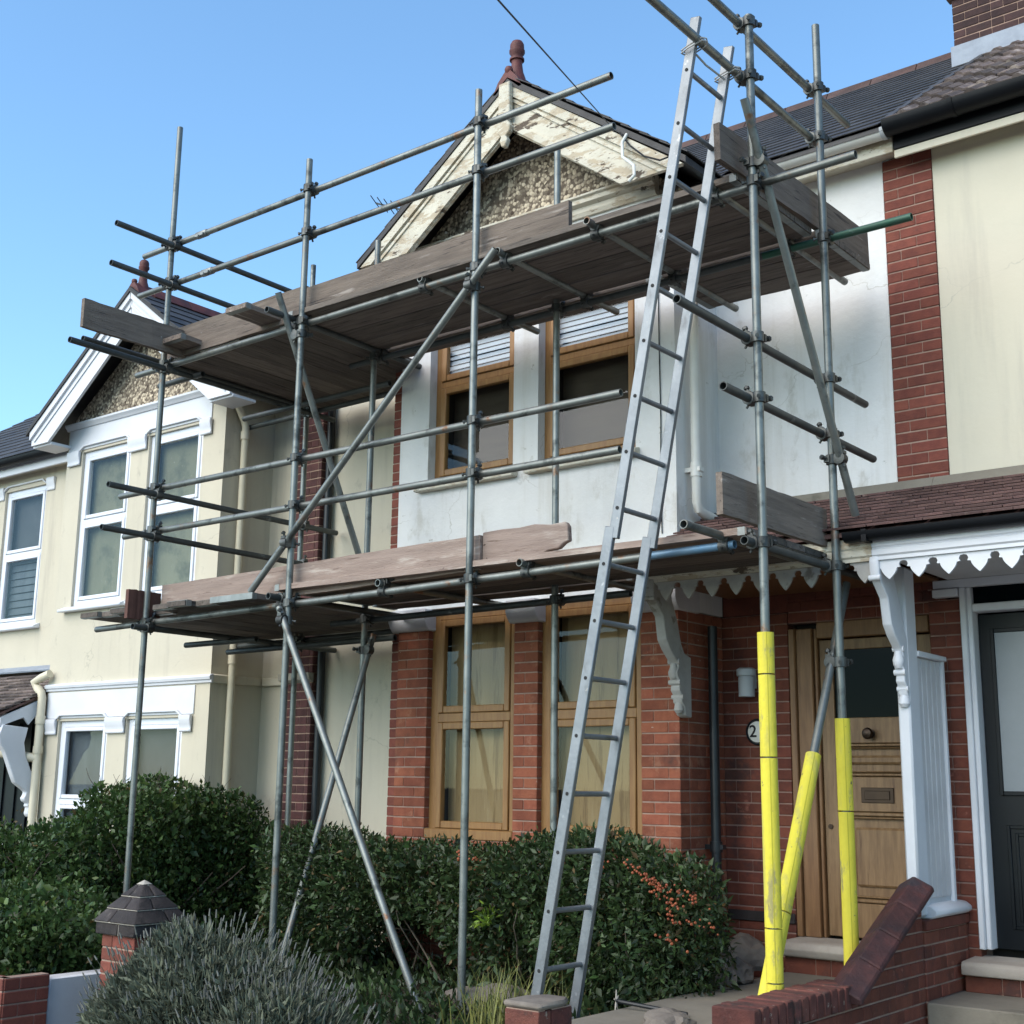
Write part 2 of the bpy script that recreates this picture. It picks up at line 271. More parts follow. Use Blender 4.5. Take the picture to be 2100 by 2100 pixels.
# pieces (bricks, slates, tiles): kept per thing; the nearest become objects, the rest one joined part
PIECES = {}
PM = {}
def piece_mesh(kind, L_, D_, H_, m, bev):
    k = (kind, round(L_*200), round(D_*200), round(H_*1000), m)
    if k not in PM:
        PM[k] = MB().box(-L_/2, L_/2, 0, D_, -H_/2, H_/2).mesh(kind, m, smooth=False, bev=bev)
    return PM[k]
def piece(th, part, kind, me, M): PIECES.setdefault((th.name, kind), []).append((part, me, M, (M.translation-CAMP).length))
def flush_pieces(cap=290):
    for (tn, kind), lst in PIECES.items():
        th = bpy.data.objects[tn]; lst.sort(key=lambda t: t[3]); 
        for part, me, M, d in lst[:cap]: inst(kind, me, M, part)
        rest = {}
        for t in lst[cap:]: rest.setdefault(t[1].materials[0].name, []).append(t)
        for mn, ls in rest.items():
            mb = MB()
            for part, me, M, d in ls: mb.add([M @ v.co for v in me.vertices], [tuple(p.vertices) for p in me.polygons])
            o = mb.build(kind+'work', MATS[mn], th, smooth=False); o['kind'] = 'stuff'
def bricks(th, part, p0, u, n, W, H, m, mortar='mortar', seed=0, course=.075, D=.095, keep=None, proud=.005, back=True, jit=.0015, thick=.1):
    p0, u, n = V(p0), V(u), V(n); z = V((0, 0, 1)); rd = random.Random(seed)
    if back:
        a = p0-n*proud+u*.007; b = a+u*(W-.014); k = -n*thick
        MB().hexa([a, b, b+k, a+k, a+z*H, b+z*H, b+k+z*H, a+k+z*H]).build('mortar', mortar, part, smooth=False)
    nc = int(round(H/course)); ch = H/nc
    for r in range(nc):
        x = 0.; i = r % 2
        while x < W-.012:
            L_ = (.215, .1025)[i % 2] if not (x == 0 and r % 2) else .1025
            if x == 0 and r % 2: i = 1
            rem = W-x
            if rem-L_ < .045: L_ = rem
            xc = x+L_/2; zc = (r+.5)*ch
            if not keep or keep(xc, zc, L_, ch):
                me = piece_mesh('brick', max(L_-.0035, .02), D, ch-.0095, m, .004)
                M = frame(p0+u*xc+z*zc+n*rd.uniform(-jit, jit), u, -n, z) @ Matrix.Rotation(rd.uniform(-.006, .006), 4, 'Z') @ Matrix.Rotation(rd.uniform(-.005, .005), 4, 'Y')
                piece(th, part, 'brick', me, M)
            x += L_; i += 1
def shingles(th, part, kind, p0, u, s, W, Ls, wd, gauge, m, t=.007, keep=None, seed=0, as_pieces=True, roll=False):
    p0, u, s = V(p0), V(u).normalized(), V(s).normalized(); n = u.cross(s).normalized(); rd = random.Random(seed)
    ln = gauge+.07; tilt = math.atan2(t*1.3, gauge); mb = MB(); nr = int(Ls/gauge)
    key = (kind, m, wd, gauge)
    if key not in PM:
        q = MB()
        if roll:
            k = 12; top = [(-wd/2+.002+(wd-.004)*i/k, t+.022*max(0, math.cos((i/k*2 % 1-.75)*math.pi*2.6))*(1 if abs((i/k*2 % 1)-.75) < .2 else 0)) for i in range(k+1)]
            pts = top+[(wd/2-.002, 0), (-wd/2+.002, 0)]; q.prism(pts, 'y', 0, ln)
            q.v = [V((v.x, v.y, v.z)) for v in q.v]
        else: q.box(-wd/2+.002, wd/2-.002, 0, ln, 0, t)
        PM[key] = q.mesh(kind, m, smooth=False)
    def half():
        k2 = key+('half',)
        if k2 not in PM: PM[k2] = MB().box(-wd/4+.002, wd/4-.002, 0, ln, 0, t).mesh(kind, m, smooth=False)
        return PM[k2]
    me = PM[key]
    for r in range(nr):
        off = (wd/2 if (r % 2 and not roll) else 0); x = -off
        while x < W-.02:
            c = x+wd/2; mm = me
            if x < -.01: c = wd/4; mm = half()
            elif x+wd > W+.02:
                if W-x < wd*.4: break
                c = min(x+wd/4, W-wd/4); mm = half()
            if not keep or keep(c, r*gauge):
                M = frame(p0+u*(c+rd.uniform(-.002, .002))+s*(r*gauge+rd.uniform(-.004, .004))+n*t*1.3, u, s, n) @ Matrix.Rotation(-tilt, 4, 'X') @ Matrix.Rotation(rd.uniform(-.006, .006), 4, 'Z')
                if as_pieces: piece(th, part, kind, mm, M)
                else: mb.add([M @ v.co for v in mm.vertices], [tuple(p.vertices) for p in mm.polygons])
            x += wd
    if not as_pieces: 
        o = mb.build(kind+'s', m, part, smooth=False); o['kind'] = 'stuff'
def window(h, x0, x1, z0, z1, y, fm, mids=(), fw=.055, sw=.045, back=None, backd=.10, depth=.07, blind=None, pane='glass', label=None):
    m = MB(); m.box(x0, x0+fw, y, y+depth, z0, z1).box(x1-fw, x1, y, y+depth, z0, z1).box(x0+fw, x1-fw, y, y+depth, z1-fw, z1).box(x0+fw, x1-fw, y, y+depth, z0, z0+fw)
    zs = [z0+fw]
    for q in mids: m.box(x0+fw, x1-fw, y, y+depth, q-fw*.45, q+fw*.45); zs += [q-fw*.45, q+fw*.45]
    zs.append(z1-fw); W_ = m.build('window', fm, h, bev=.004)
    if label: W_['label'] = label
    for a, b in zip(zs[0::2], zs[1::2]):
        xa, xb = x0+fw, x1-fw; s = MB(); yy = y-.012
        s.box(xa+.002, xa+sw, yy, yy+.05, a+.002, b-.002).box(xb-sw, xb-.002, yy, yy+.05, a+.002, b-.002).box(xa+sw, xb-sw, yy, yy+.05, b-sw, b-.002).box(xa+sw, xb-sw, yy, yy+.05, a+.002, a+sw)
        s.build('sash', fm, W_, bev=.006)
        MB().box(xa+sw-.006, xb-sw+.006, y+.012, y+.018, a+sw-.006, b-sw+.006).build('pane', pane, W_, smooth=False)
    i = MB(); a, b, yb = x0+fw*.5, x1-fw*.5, y+.7; y_ = y+depth+.004
    i.add([(a, y_, z0), (b, y_, z0), (b, y_, z1), (a, y_, z1), (a, yb, z0), (b, yb, z0), (b, yb, z1), (a, yb, z1)], [(4, 5, 6, 7), (0, 4, 7, 3), (1, 2, 6, 5), (3, 7, 6, 2), (0, 1, 5, 4)])
    i.build('interior', 'interior_dark', W_, smooth=False)
    if back:
        for (bm_, za, zb, gap) in back:
            MB().box(x0+fw, x1-fw-gap, y+backd, y+backd+.008, za, zb).build('backing_sheet', bm_, W_, smooth=False)
    if blind:
        bm_, za, zb, st, bd = blind
        k = 0; z = za
        while z < zb:
            MB().hexa([(x0+fw+.01, y+bd, z), (x1-fw-.01, y+bd, z), (x1-fw-.01, y+bd+.004, z), (x0+fw+.01, y+bd+.004, z), (x0+fw+.01, y+bd+.012, z+st*.86), (x1-fw-.01, y+bd+.012, z+st*.86), (x1-fw-.01, y+bd+.016, z+st*.86), (x0+fw+.01, y+bd+.016, z+st*.86)]).build('blind_slat', bm_, W_, smooth=False); z += st
    return W_

# ------------------------------------------------------------------ ground
def struct(name, mb, m, smooth=False, bev=0):
    o = mb.build(name, m, None, (0, 0, 0), smooth=smooth, bev=bev); o['kind'] = 'structure'; return o
struct('street', MB().box(-400, 400, -400, 400, -.6, -.1), 'asphalt')
struct('pavement', MB().box(-40, 30, -1.6, 3.9, -.5, 0), 'paving', bev=.02)
struct('neighbour_garden', MB().box(-18, -7.36, 4.2, 8.15, -.3, .28), 'soil')
struct('front_garden', MB().box(-6.35, -4.02, 4.2, 8.15, -.3, .28).box(-7.36, -6.35, 5.3, 8.15, -.3, .28).box(-7.36, -6.35, 4.2, 5.3, -.3, -.08), 'soil')
struct('garden_path', MB().box(-4.02, -3.09, 4.2, 8.14, -.3, .462), 'concrete', bev=.01)
struct('neighbour_path', MB().box(-2.93, 2.5, 4.2, 7.36, -.3, .30).box(-2.90, 2.5, 7.36, 8.14, -.3, .455), 'concrete', bev=.008)

Y0, YB = 8.1, 7.5
# ================================================================== the house under repair
H = thing('terraced_house', 'white rendered bay-fronted house with brick ground floor behind the scaffolding', 'house', (-5.8, 8.1, .3))
wall = MB()
wall.box(-7.15, -4.535, YB, 7.75, 2.93, 3.93)
for a, b in ((-7.15, -6.84), (-5.972, -5.735), (-4.865, -4.535)): wall.box(a, b, YB, 7.75, 3.93, 5.25)
wall.box(-7.15, -4.535, YB, 7.75, 5.25, 5.80)
wall.box(-4.78, -4.535, 7.75, 8.1, 2.78, 5.86)
wall.box(-4.535, -3.21, 8.1, 8.3, 3.3, 5.95)
HW = wall.build('wall', 'white_render', H, smooth=False)
MB().box(-8.655, -7.15, 8.1, 8.3, .2, 5.95).build('wall', 'cream_render', H, smooth=False)
MB().box(-7.15, -6.9, 7.75, 8.1, .2, 5.86).build('wall', 'cream_render', H, smooth=False)
MB().box(-8.6, -3.0, 8.3, 10.5, .2, 5.9).build('house_core', 'interior_dark', H, smooth=False)
# upper brick strip at the bay's left edge
GB = MB().box(-7.1, -4.6, 7.76, 7.84, .2, 1.18).build('bay_base', 'mortar_dark', H, smooth=False)
bricks(H, HW, (-7.27, 7.54, 3.2), (1, 0, 0), (0, -1, 0), .12, 2.55, 'brick_pier', seed=3)
# ground floor brick
BW = MB().box(-7.1, -4.62, 7.6, 7.7, .15, .29).build('bay_wall', 'mortar_dark', H, smooth=False)
bricks(H, BW, (-7.11, YB, .3), (1, 0, 0), (0, -1, 0), 2.575, .9, 'brick_red', seed=4)
bricks(H, BW, (-7.11, YB, 1.2), (1, 0, 0), (0, -1, 0), .325, 1.575, 'brick_red', seed=5, D=.12, thick=.2)
bricks(H, BW, (-5.94, YB, 1.2), (1, 0, 0), (0, -1, 0), .225, 1.575, 'brick_red', seed=6, D=.12, thick=.2)
bricks(H, BW, (-4.84, YB, 1.2), (1, 0, 0), (0, -1, 0), .305, 1.575, 'brick_red', seed=7, D=.12, thick=.2)
bricks(H, BW, (-7.245, YB+.07, .3), (1, 0, 0), (0, -1, 0), .12, 2.475, 'brick_pier', seed=8)
bricks(H, BW, (-4.536, YB+.13, .3), (0, 1, 0), (1, 0, 0), .465, 2.475, 'brick_red', seed=9)
for a, b in ((-7.15, -6.76), (-5.965, -5.69), (-4.865, -4.51)):
    MB().prism([(7.44, 2.80), (7.47, 2.765), (7.75, 2.765), (7.75, 2.93), (7.42, 2.93), (7.42, 2.84)], 'x', a, b).build('stone_capital', 'grey_white_paint', H, bev=.006)
# porch-side brick wall
PW = MB().box(-4.5, -4.06, 8.22, 8.3, .3, 3.4).build('porch_wall', 'mortar_dark', H, smooth=False)
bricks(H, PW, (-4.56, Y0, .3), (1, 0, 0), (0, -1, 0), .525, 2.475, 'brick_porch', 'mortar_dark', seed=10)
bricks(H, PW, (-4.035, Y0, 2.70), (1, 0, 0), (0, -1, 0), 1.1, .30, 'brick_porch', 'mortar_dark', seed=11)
MB().box(-4.53, -3.05, 8.105, 8.25, 2.78, 3.45).build('porch_lintel', 'brick_porch', H, smooth=False)
MB().box(-4.53, -4.04, 8.085, 8.1, .735, .80).build('brick_band', 'brick_blue', H, bev=.004)
# party pier above the porches
PP = MB().box(-3.19, -2.875, 8.17, 8.3, 3.4, 5.9).build('party_pier', 'mortar', H, smooth=False)
bricks(H, PP, (-3.207, 8.088, 3.53), (1, 0, 0), (0, -1, 0), .345, 2.325, 'brick_pier', seed=12)
# windows
W1 = dict(fm='oak', fw=.06, sw=.055)
for x0, x1, lab in ((-6.845, -5.965, 'left upper'), (-5.74, -4.86, 'right upper')):
    window(H, x0, x1, 3.945, 5.25, YB+.085, mids=(4.77,), back=[('brown_reflection', 3.96, 4.75, .0)], backd=.16, blind=('blind_white', 4.82, 5.22, .042, .05), **W1)
for x0, x1 in ((-6.79, -5.935), (-5.72, -4.835)):
    window(H, x0, x1, 1.2, 2.92, YB+.055, mids=(2.095,), back=[('plywood', 1.28, 2.86, .0)], backd=.14, fm='oak', fw=.075, sw=.055)
    MB().box(x0+.005, x1-.005, YB-.005, YB+.056, 1.20, 1.275).build('window_sill', 'oak', H, bev=.008)
for a, b in ((-6.93, -5.925), (-5.82, -4.83)):
    MB().prism([(7.43, 3.875), (7.43, 3.925), (7.52, 3.945), (7.585, 3.95), (7.585, 3.875)], 'x', a, b).build('window_sill', 'flaky_paint', H, bev=.006)
MB().box(-7.16, -4.52, 7.475, 7.5, 3.225, 3.265).build('string_course', 'white_render', H, bev=.008)
# gable
GX, AZ = -5.83, 6.95
MB().prism([(-7.2, 5.80), (-4.46, 5.80), (GX, 6.86)], 'y', 7.52, 7.72).build('gable_panel', 'pebbledash', H, smooth=False)
MB().prism([(7.52, 5.80), (7.475, 5.80), (7.46, 5.83), (7.46, 5.87), (7.42, 5.885), (7.42, 5.92), (7.40, 5.93), (7.40, 5.945), (7.52, 5.96)], 'x', -7.0, -4.66).build('cornice', 'flaky_paint', H, smooth=False)
for s in (-1, 1):
    X = lambda d: GX+s*d
    bb = MB().prism([(X(1.54), 5.82), (X(0.004), AZ-.01), (X(0.004), AZ-.38), (X(1.03), 5.82)], 'y', 7.225, 7.255).build('barge_board', 'flaky_paint', H, smooth=False)
    MB().prism([(X(1.56), 5.815), (X(0.006), AZ), (X(0.006), AZ-.085), (X(1.44), 5.815)], 'y', 7.20, 7.224).build('moulding', 'flaky_paint', bb, smooth=False)
    MB().prism([(X(1.13), 5.815), (X(0.02), AZ-.31), (X(0.02), AZ-.375), (X(1.04), 5.815)], 'y', 7.205, 7.224).build('moulding', 'flaky_paint', bb, smooth=False)
    MB().prism([(X(1.40), 5.815), (X(0.02), AZ-.11), (X(0.02), AZ-.14), (X(1.36), 5.815)], 'y', 7.212, 7.224).build('moulding', 'flaky_paint', bb, smooth=False)
pd = MB().prism([(GX+x*1.15, 6.73+z*1.08) for x, z in [(-.045, .2), (.045, .2), (.05, -.06), (.03, -.10), (.055, -.14), (.05, -.19), (.02, -.22), (.035, -.25), (.012, -.30), (-.012, -.30), (-.035, -.25), (-.02, -.22), (-.05, -.19), (-.055, -.14), (-.03, -.10), (-.05, -.06)]], 'y', 7.15, 7.198).build('pendant', 'flaky_paint', H, smooth=False, bev=.006)
# loose gutter strap and torn lead at the right barge end
MB().path([(-4.72, 7.19, 6.17), (-4.74, 7.16, 6.10), (-4.73, 7.15, 5.98), (-4.68, 7.15, 5.93), (-4.63, 7.14, 5.88), (-4.62, 7.13, 5.80), (-4.66, 7.12, 5.76)], .012, 8).build('broken_bracket', 'white_plastic', H)
MB().path([(-4.78, 7.19, 6.20), (-4.68, 7.17, 6.06), (-4.55, 7.15, 5.93), (-4.42, 7.15, 5.86), (-4.36, 7.16, 5.87)], .007, 6).build('loose_cable', 'cable', H)
MB().prism([(-4.95, 6.16), (-4.90, 6.16), (-4.86, 6.0), (-4.78, 5.92), (-4.72, 5.90), (-4.86, 5.90), (-4.90, 5.98)], 'y', 7.30, 7.34).build('gable_strut', 'flaky_paint', H, bev=.005)
# roofs
RF = MB()
RF.prism([(-7.42, 5.81), (GX, 6.955), (-4.24, 5.81), (-4.24, 5.86), (GX, 7.01), (-7.42, 5.86)], 'y', 7.19, 9.75)
RF.hexa([(-8.85, 7.80, 5.93), (-3.05, 7.80, 5.93), (-3.05, 11, 8.17), (-8.85, 11, 8.17), (-8.85, 7.80, 5.96), (-3.05, 7.80, 5.96), (-3.05, 11, 8.20), (-8.85, 11, 8.20)])
RF.hexa([(-8.85, 11, 8.17), (-3.05, 11, 8.17), (-3.05, 14.2, 5.93), (-8.85, 14.2, 5.93), (-8.85, 11, 8.20), (-3.05, 11, 8.20), (-3.05, 14.2, 5.96), (-8.85, 14.2, 5.96)])
RO = RF.build('roof', 'slate', H, smooth=False)
sv = V((0, 3.2, 2.24)); LS = sv.length
shingles(H, RO, 'slate', (-6.6, 7.79, 5.965), (1, 0, 0), sv, 3.55, LS, .25, .215, 'slate', keep=lambda c, s_: -6.6+c > -4.30 or 5.96+s_*.573 > 7.01-(abs(-6.6+c-GX))*.72+.06, seed=2)
gv = V((-1.59, 0, 1.15)); 
shingles(H, RO, 'gable_slate', (-4.22, 7.17, 5.865), (0, 1, 0), gv, 2.5, gv.length, .25, .2, 'slate', seed=3, as_pieces=False)
gv2 = V((1.59, 0, 1.15))
shingles(H, RO, 'gable_slate', (-7.44, 9.7, 5.865), (0, -1, 0), gv2, 2.53, gv2.length, .25, .2, 'slate', seed=4, as_pieces=False)
for k in range(13): MB().prism([(10.87, 8.13), (10.93, 8.23), (11, 8.265), (11.07, 8.23), (11.13, 8.13), (11.11, 8.12), (11, 8.225), (10.89, 8.12)], 'x', -8.85+k*.446, -8.85+k*.446+.44).build('ridge_tile', 'ridge_tile', RO, bev=.004)
for k in range(5): MB().prism([(GX-.13, 6.94), (GX-.07, 7.035), (GX, 7.07), (GX+.07, 7.035), (GX+.13, 6.94), (GX+.11, 6.93), (GX, 7.03), (GX-.11, 6.93)], 'y', 7.35+k*.45, 7.35+k*.45+.445).build('ridge_tile', 'ridge_tile', RO, bev=.004)
def finial(h, x, y, z, k=1.0):
    f = MB().prism([(x-.15*k, z-.10*k), (x-.10*k, z+.0), (x-.03*k, z+.075*k), (x+.03*k, z+.075*k), (x+.10*k, z), (x+.15*k, z-.10*k), (x+.12*k, z-.10*k), (x, z+.01*k), (x-.12*k, z-.10*k)], 'y', y-.07, y+.28)
    f.lathe([(.085*k, .02*k), (.075*k, .06*k), (.055*k, .12*k), (.046*k, .19*k), (.046*k, .225*k), (.062*k, .228*k), (.062*k, .245*k), (.046*k, .25*k), (.05*k, .275*k), (.066*k, .30*k), (.066*k, .32*k), (.056*k, .325*k), (.06*k, .35*k), (.058*k, .375*k), (.045*k, .40*k), (.02*k, .415*k), (.004, .42*k)], (x, y+.05, z), 18)
    f.lathe([(.02*k, 0), (.034*k, .02*k), (.036*k, .04*k), (.028*k, .06*k), (.004, .07*k)], (x, y-.05, z+.06*k), 12)
    return f.build('finial', 'terracotta', h)
finial(H, GX, 7.26, 6.99, .95)
# eaves
MB().box(-8.6, -7.42, 7.92, 7.95, 5.82, 5.94).build('fascia', 'flaky_paint', H, bev=.004)
MB().box(-4.24, -3.06, 7.92, 7.95, 5.82, 5.94).build('fascia', 'flaky_paint', H, bev=.004)
MB().box(-8.6, -3.06, 7.951, 8.1, 5.865, 5.885).build('soffit', 'pale_cream_render', H, smooth=False)
def gutter(h, x0, x1, y, z, r, m, name='gutter'):
    n = 10; o_ = [(y-r*math.cos(math.pi*i/n), z-r*math.sin(math.pi*i/n)) for i in range(n+1)]; i_ = [(y-(r-.006)*math.cos(math.pi*i/n), z+.002-(r-.006)*math.sin(math.pi*i/n)) for i in range(n, -1, -1)]
    return MB().prism(o_+i_, 'x', x0, x1).build(name, m, h)
gutter(H, -4.24, -3.075, 7.858, 5.955, .058, 'white_plastic')
gutter(H, -3.10, -3.07, 7.858, 5.957, .064, 'grey_plastic', 'gutter_joint')
# white downpipe in the bay corner, snapped off above the porch
MB().path([(-4.46, 7.64, 5.80), (-4.46, 7.64, 3.52), (-4.455, 7.66, 3.47), (-4.45, 7.72, 3.45), (-4.45, 7.88, 3.435)], .034, 12).build('downpipe', 'white_plastic', H)
MB().pipe((-4.45, 7.86, 3.437), (-4.45, 7.96, 3.425), .045, .036).build('downpipe_shoe', 'black_plastic', H)
MB().box(-4.535, -4.415, 7.61, 7.67, 3.735, 3.765).tube((-4.46, 7.64, 3.70), (-4.46, 7.64, 3.80), .040).build('pipe_bracket', 'white_plastic', H)
MB().path([(-4.46, 7.82, 2.68), (-4.46, 7.82, .47)], .034, 12).tube((-4.46, 7.82, 1.18), (-4.46, 7.82, 1.25), .042).box(-4.535, -4.40, 7.80, 7.84, 1.20, 1.23).build('downpipe', 'black_iron', H)
MB().path([(-8.56, 8.05, 5.6), (-8.56, 8.05, .4)], .036, 12).build('downpipe', 'black_iron', H)
# wall cable
MB().path([(-4.66, 7.492, 5.2), (-4.655, 7.49, 4.6), (-4.65, 7.492, 4.1), (-4.655, 7.49, 3.7), (-4.65, 7.492, 3.3)], .004, 6).build('wall_cable', 'cable', H)
# number plate and lamp
NP = MB().lathe([(.088, 0), (.09, .008), (.082, .014), (.08, .008)], (-4.275, 8.094, 1.975), 32, (0, -1, 0)).build('number_plate', 'black_iron', H)
MB().lathe([(.071, 0), (.071, .011), (.066, .014)], (-4.275, 8.092, 1.975), 32, (0, -1, 0)).build('enamel_disc', 'enamel', NP)
def text_mesh(t, size, M, m, parent, name):
    c = bpy.data.curves.new(name, 'FONT'); c.body = t; c.size = size; c.extrude = .002; c.align_x = 'CENTER'; c.align_y = 'CENTER'; c.offset = .0012
    o = bpy.data.objects.new(name, c); COL.objects.link(o); bpy.context.view_layer.update()
    me = bpy.data.meshes.new_from_object(o.evaluated_get(bpy.context.evaluated_depsgraph_get())); bpy.data.objects.remove(o)
    me.materials.clear(); me.materials.append(MATS[m]); return inst(name, me, M, parent)
text_mesh('2', .115, frame(V((-4.305, 8.076, 1.975)), V((1, 0, 0)), V((0, 0, 1)), V((0, -1, 0))), 'cable', NP, 'numeral')
lp = MB().lathe([(.055, 0), (.056, .13), (.05, .14)], (-4.32, 8.03, 2.21), 20).build('porch_lamp', 'grey_plastic', H)
MB().lathe([(.064, 0), (.068, .012), (.066, .045), (.05, .055)], (-4.32, 8.03, 2.351), 20).box(-4.36, -4.28, 8.03, 8.1, 2.27, 2.37).build('lamp_cap', 'grey_plastic', lp)
# front door
DY = 8.165
dr = MB().box(-3.84, -3.07, DY+.034, DY+.06, .675, 2.06).build('door', 'door_wood', H, smooth=False)
xa, xb = -3.84, -3.07
st = MB()
for a, b, c, d in ((xa, xa+.095, .675, 2.58), (xb-.095, xb, .675, 2.58), (xa+.095, xb-.095, .675, .89), (xa+.095, xb-.095, 1.46, 1.68), (xa+.095, xb-.095, 1.895, 2.06), (xa+.095, xb-.095, 2.51, 2.58)): st.box(a, b, DY, DY+.03, c, d)
st.build('door_rails', 'door_wood', dr, bev=.004)
def panel(x0, x1, z0, z1, y, m, par, k=.022):
    def rg(e, t, ya, yb):
        a, b, c, f = x0+e, x1-e, z0+e, z1-e
        return MB().box(a, a+t, ya, yb, c, f).box(b-t, b, ya, yb, c, f).box(a+t, b-t, ya, yb, c, c+t).box(a+t, b-t, ya, yb, f-t, f).build('panel_moulding', m, par, bev=.005)
    rg(0, k, y-.022, y+.03); rg(k+.006, k*.55, y-.008, y+.03)
    q = min(.095, (z1-z0)*.36); MB().box(x0+q, x1-q, y, y+.03, z0+q, z1-q).build('door_panel', m, par, bev=.016)
panel(xa+.10, xb-.10, .895, 1.455, DY+.008, 'door_wood', dr)
panel(xa+.10, xb-.10, 1.685, 1.89, DY+.008, 'door_wood', dr, .016)
MB().box(xa+.09, xb-.09, DY+.018, DY+.026, 2.05, 2.52).build('door_glass', 'dark_glass', dr, smooth=False)
MB().lathe([(.030, 0), (.030, .008), (.012, .012), (.012, .03), (.030, .04), (.038, .055), (.030, .07), (.01, .076)], (-3.50, DY, 1.955), 18, (0, -1, 0)).build('door_knob', 'brass_dark', dr)
MB().box(-3.58, -3.36, DY-.008, DY, 1.515, 1.612).box(-3.555, -3.385, DY-.014, DY-.008, 1.535, 1.592).build('letter_box', 'brass_dark', dr, bev=.003)
MB().lathe([(.016, 0), (.016, .01)], (-3.80, DY, 1.36), 12, (0, -1, 0)).build('door_lock', 'brass_dark', dr)
fr = MB()
for a, b, y in ((-4.03, -3.985, 8.09), (-3.985, -3.87, 8.115), (-3.868, -3.843, 8.14)): fr.box(a, b, y, 8.25, .66, 2.66)
fr.box(-3.067, -2.96, 8.14, 8.25, .66, 2.66).box(-3.843, -3.067, 8.13, 8.25, 2.59, 2.70).build('door_frame', 'jamb_wood', H, bev=.006)
MB().box(-4.04, -3.0, 8.25, 8.32, .5, 2.8).build('door_lining', 'interior_dark', H, smooth=False)
# threshold and riser
MB().prism([(7.83, .585), (7.815, .61), (7.83, .645), (7.86, .655), (8.16, .66), (8.16, .565), (7.84, .565)], 'x', -4.02, -2.99).build('door_step', 'stone_step', H, bev=.004)
DS = MB().box(-4.0, -3.06, 7.95, 8.15, .4, .56).build('step_riser', 'mortar_dark', H, smooth=False)
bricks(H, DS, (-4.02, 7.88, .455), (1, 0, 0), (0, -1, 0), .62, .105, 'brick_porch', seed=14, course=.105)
av = MB().box(-3.395, -3.19, 7.875, 7.9, .462, .556)
for k in range(5): av.box(-3.385, -3.20, 7.868, 7.876, .47+k*.017, .478+k*.017)
av.build('air_vent', 'black_iron', H)
# porch roof (this house's half)
PS = V((0, 1.1, .47))
def porch(h, x0, x1, fm, gut, seed):
    pr_ = MB().hexa([(x0, 7.0, 3.03), (x1, 7.0, 3.03), (x1, 8.1, 3.50), (x0, 8.1, 3.50), (x0, 7.0, 3.055), (x1, 7.0, 3.055), (x1, 8.1, 3.525), (x0, 8.1, 3.525)]).build('porch_roof', 'porch_tile', h, smooth=False)
    shingles(h, pr_, 'porch_tile', (x0, 6.985, 3.06), (1, 0, 0), PS, x1-x0, PS.length, .165, .1, 'porch_tile', t=.012, seed=seed)
    f = MB().prism([(7.06, 2.885), (7.06, 3.02), (7.035, 3.02), (7.035, 2.965), (7.045, 2.955), (7.035, 2.945), (7.035, 2.915), (7.046, 2.905), (7.046, 2.885)], 'x', x0+.06 if fm == 'flaky_paint' else x0, x1).build('porch_fascia', fm, h, smooth=False)
    MB().box(x0+.06, x1, 7.09, 8.08, 2.90, 2.915).build('porch_ceiling', 'oak_shaded' if fm == 'flaky_paint' else 'grey_white_paint', h, smooth=False)
    MB().prism([(8.0, 3.46), (8.10, 3.50), (8.10, 3.56), (8.085, 3.58)], 'x', x0, x1).build('mortar_fillet', 'concrete', h, smooth=False)
    return f
porch(H, -4.53, -2.965, 'flaky_paint', False, 21)
def scallop(h, x, w_, y, zt, zb, m):
    hw = w_/2; P_ = [(x-hw, zt)]
    hgt = zt-zb; L_ = []
    L_ += [(-hw, zt), (-hw, zt-.010), (-hw+.018, zt-.014), (-hw+.026, zt-.030), (-hw+.020, zt-.046), (-hw+.038, zt-.048)]
    for i in range(1, 7): t = i/6; L_.append((-hw+.038+(hw-.038)*(t**1.35), zt-.048-(hgt-.048)*(t**.85)))
    pts = [(x+a, b) for a, b in L_]+[(x-a, b) for a, b in L_[::-1][1:]]
    MB().prism(pts, 'y', y, y+.018).build('valance_scallop', m, h, smooth=False)
k = 0; x = -4.36
while x < -3.0:
    if not (-3.30 < x < -3.13): scallop(H, x, .166, 7.062, 2.884, 2.762, 'shaded_white_paint')
    x += .167
def bracket(h, x, w_, m):
    pts = [(7.06, 2.96), (7.035, 2.88), (7.04, 2.80), (7.065, 2.765), (7.16, 2.68), (7.19, 2.53), (7.24, 2.47), (7.31, 2.412), (7.335, 2.39), (7.34, 2.37), (7.315, 2.335), (7.32, 2.31), (7.345, 2.28), (7.335, 2.262), (7.352, 2.25), (7.345, 2.215), (7.37, 2.19), (7.375, 2.14), (7.41, 2.11), (7.415, 2.06), (7.46, 2.045), (7.50, 2.045), (7.50, 2.44), (7.42, 2.46), (7.38, 2.52), (7.33, 2.68), (7.27, 2.80), (7.26, 2.93)]
    b = MB().prism(pts, 'x', x-w_/2, x+w_/2).build('porch_bracket', m, h, bev=.006)
    for (yy, zz, r) in ((7.345, 2.405, .030), (7.352, 2.268, .030), (7.385, 2.175, .026), (7.05, 2.785, .028)):
        MB().tube((x-w_*.62, yy, zz), (x+w_*.62, yy, zz), r*.6, 12).build('bracket_bead', m, b)
    MB().lathe([(.018, 0), (.03, .02), (.034, .05), (.024, .08), (.02, .10)], (x, 7.335, 2.29), 14).build('bracket_turning', m, b)
    MB().lathe([(.02, 0), (.034, .02), (.03, .05), (.022, .07)], (x, 7.395, 2.07), 14).build('bracket_turning', m, b)
bracket(H, -4.475, .07, 'shaded_white_paint')

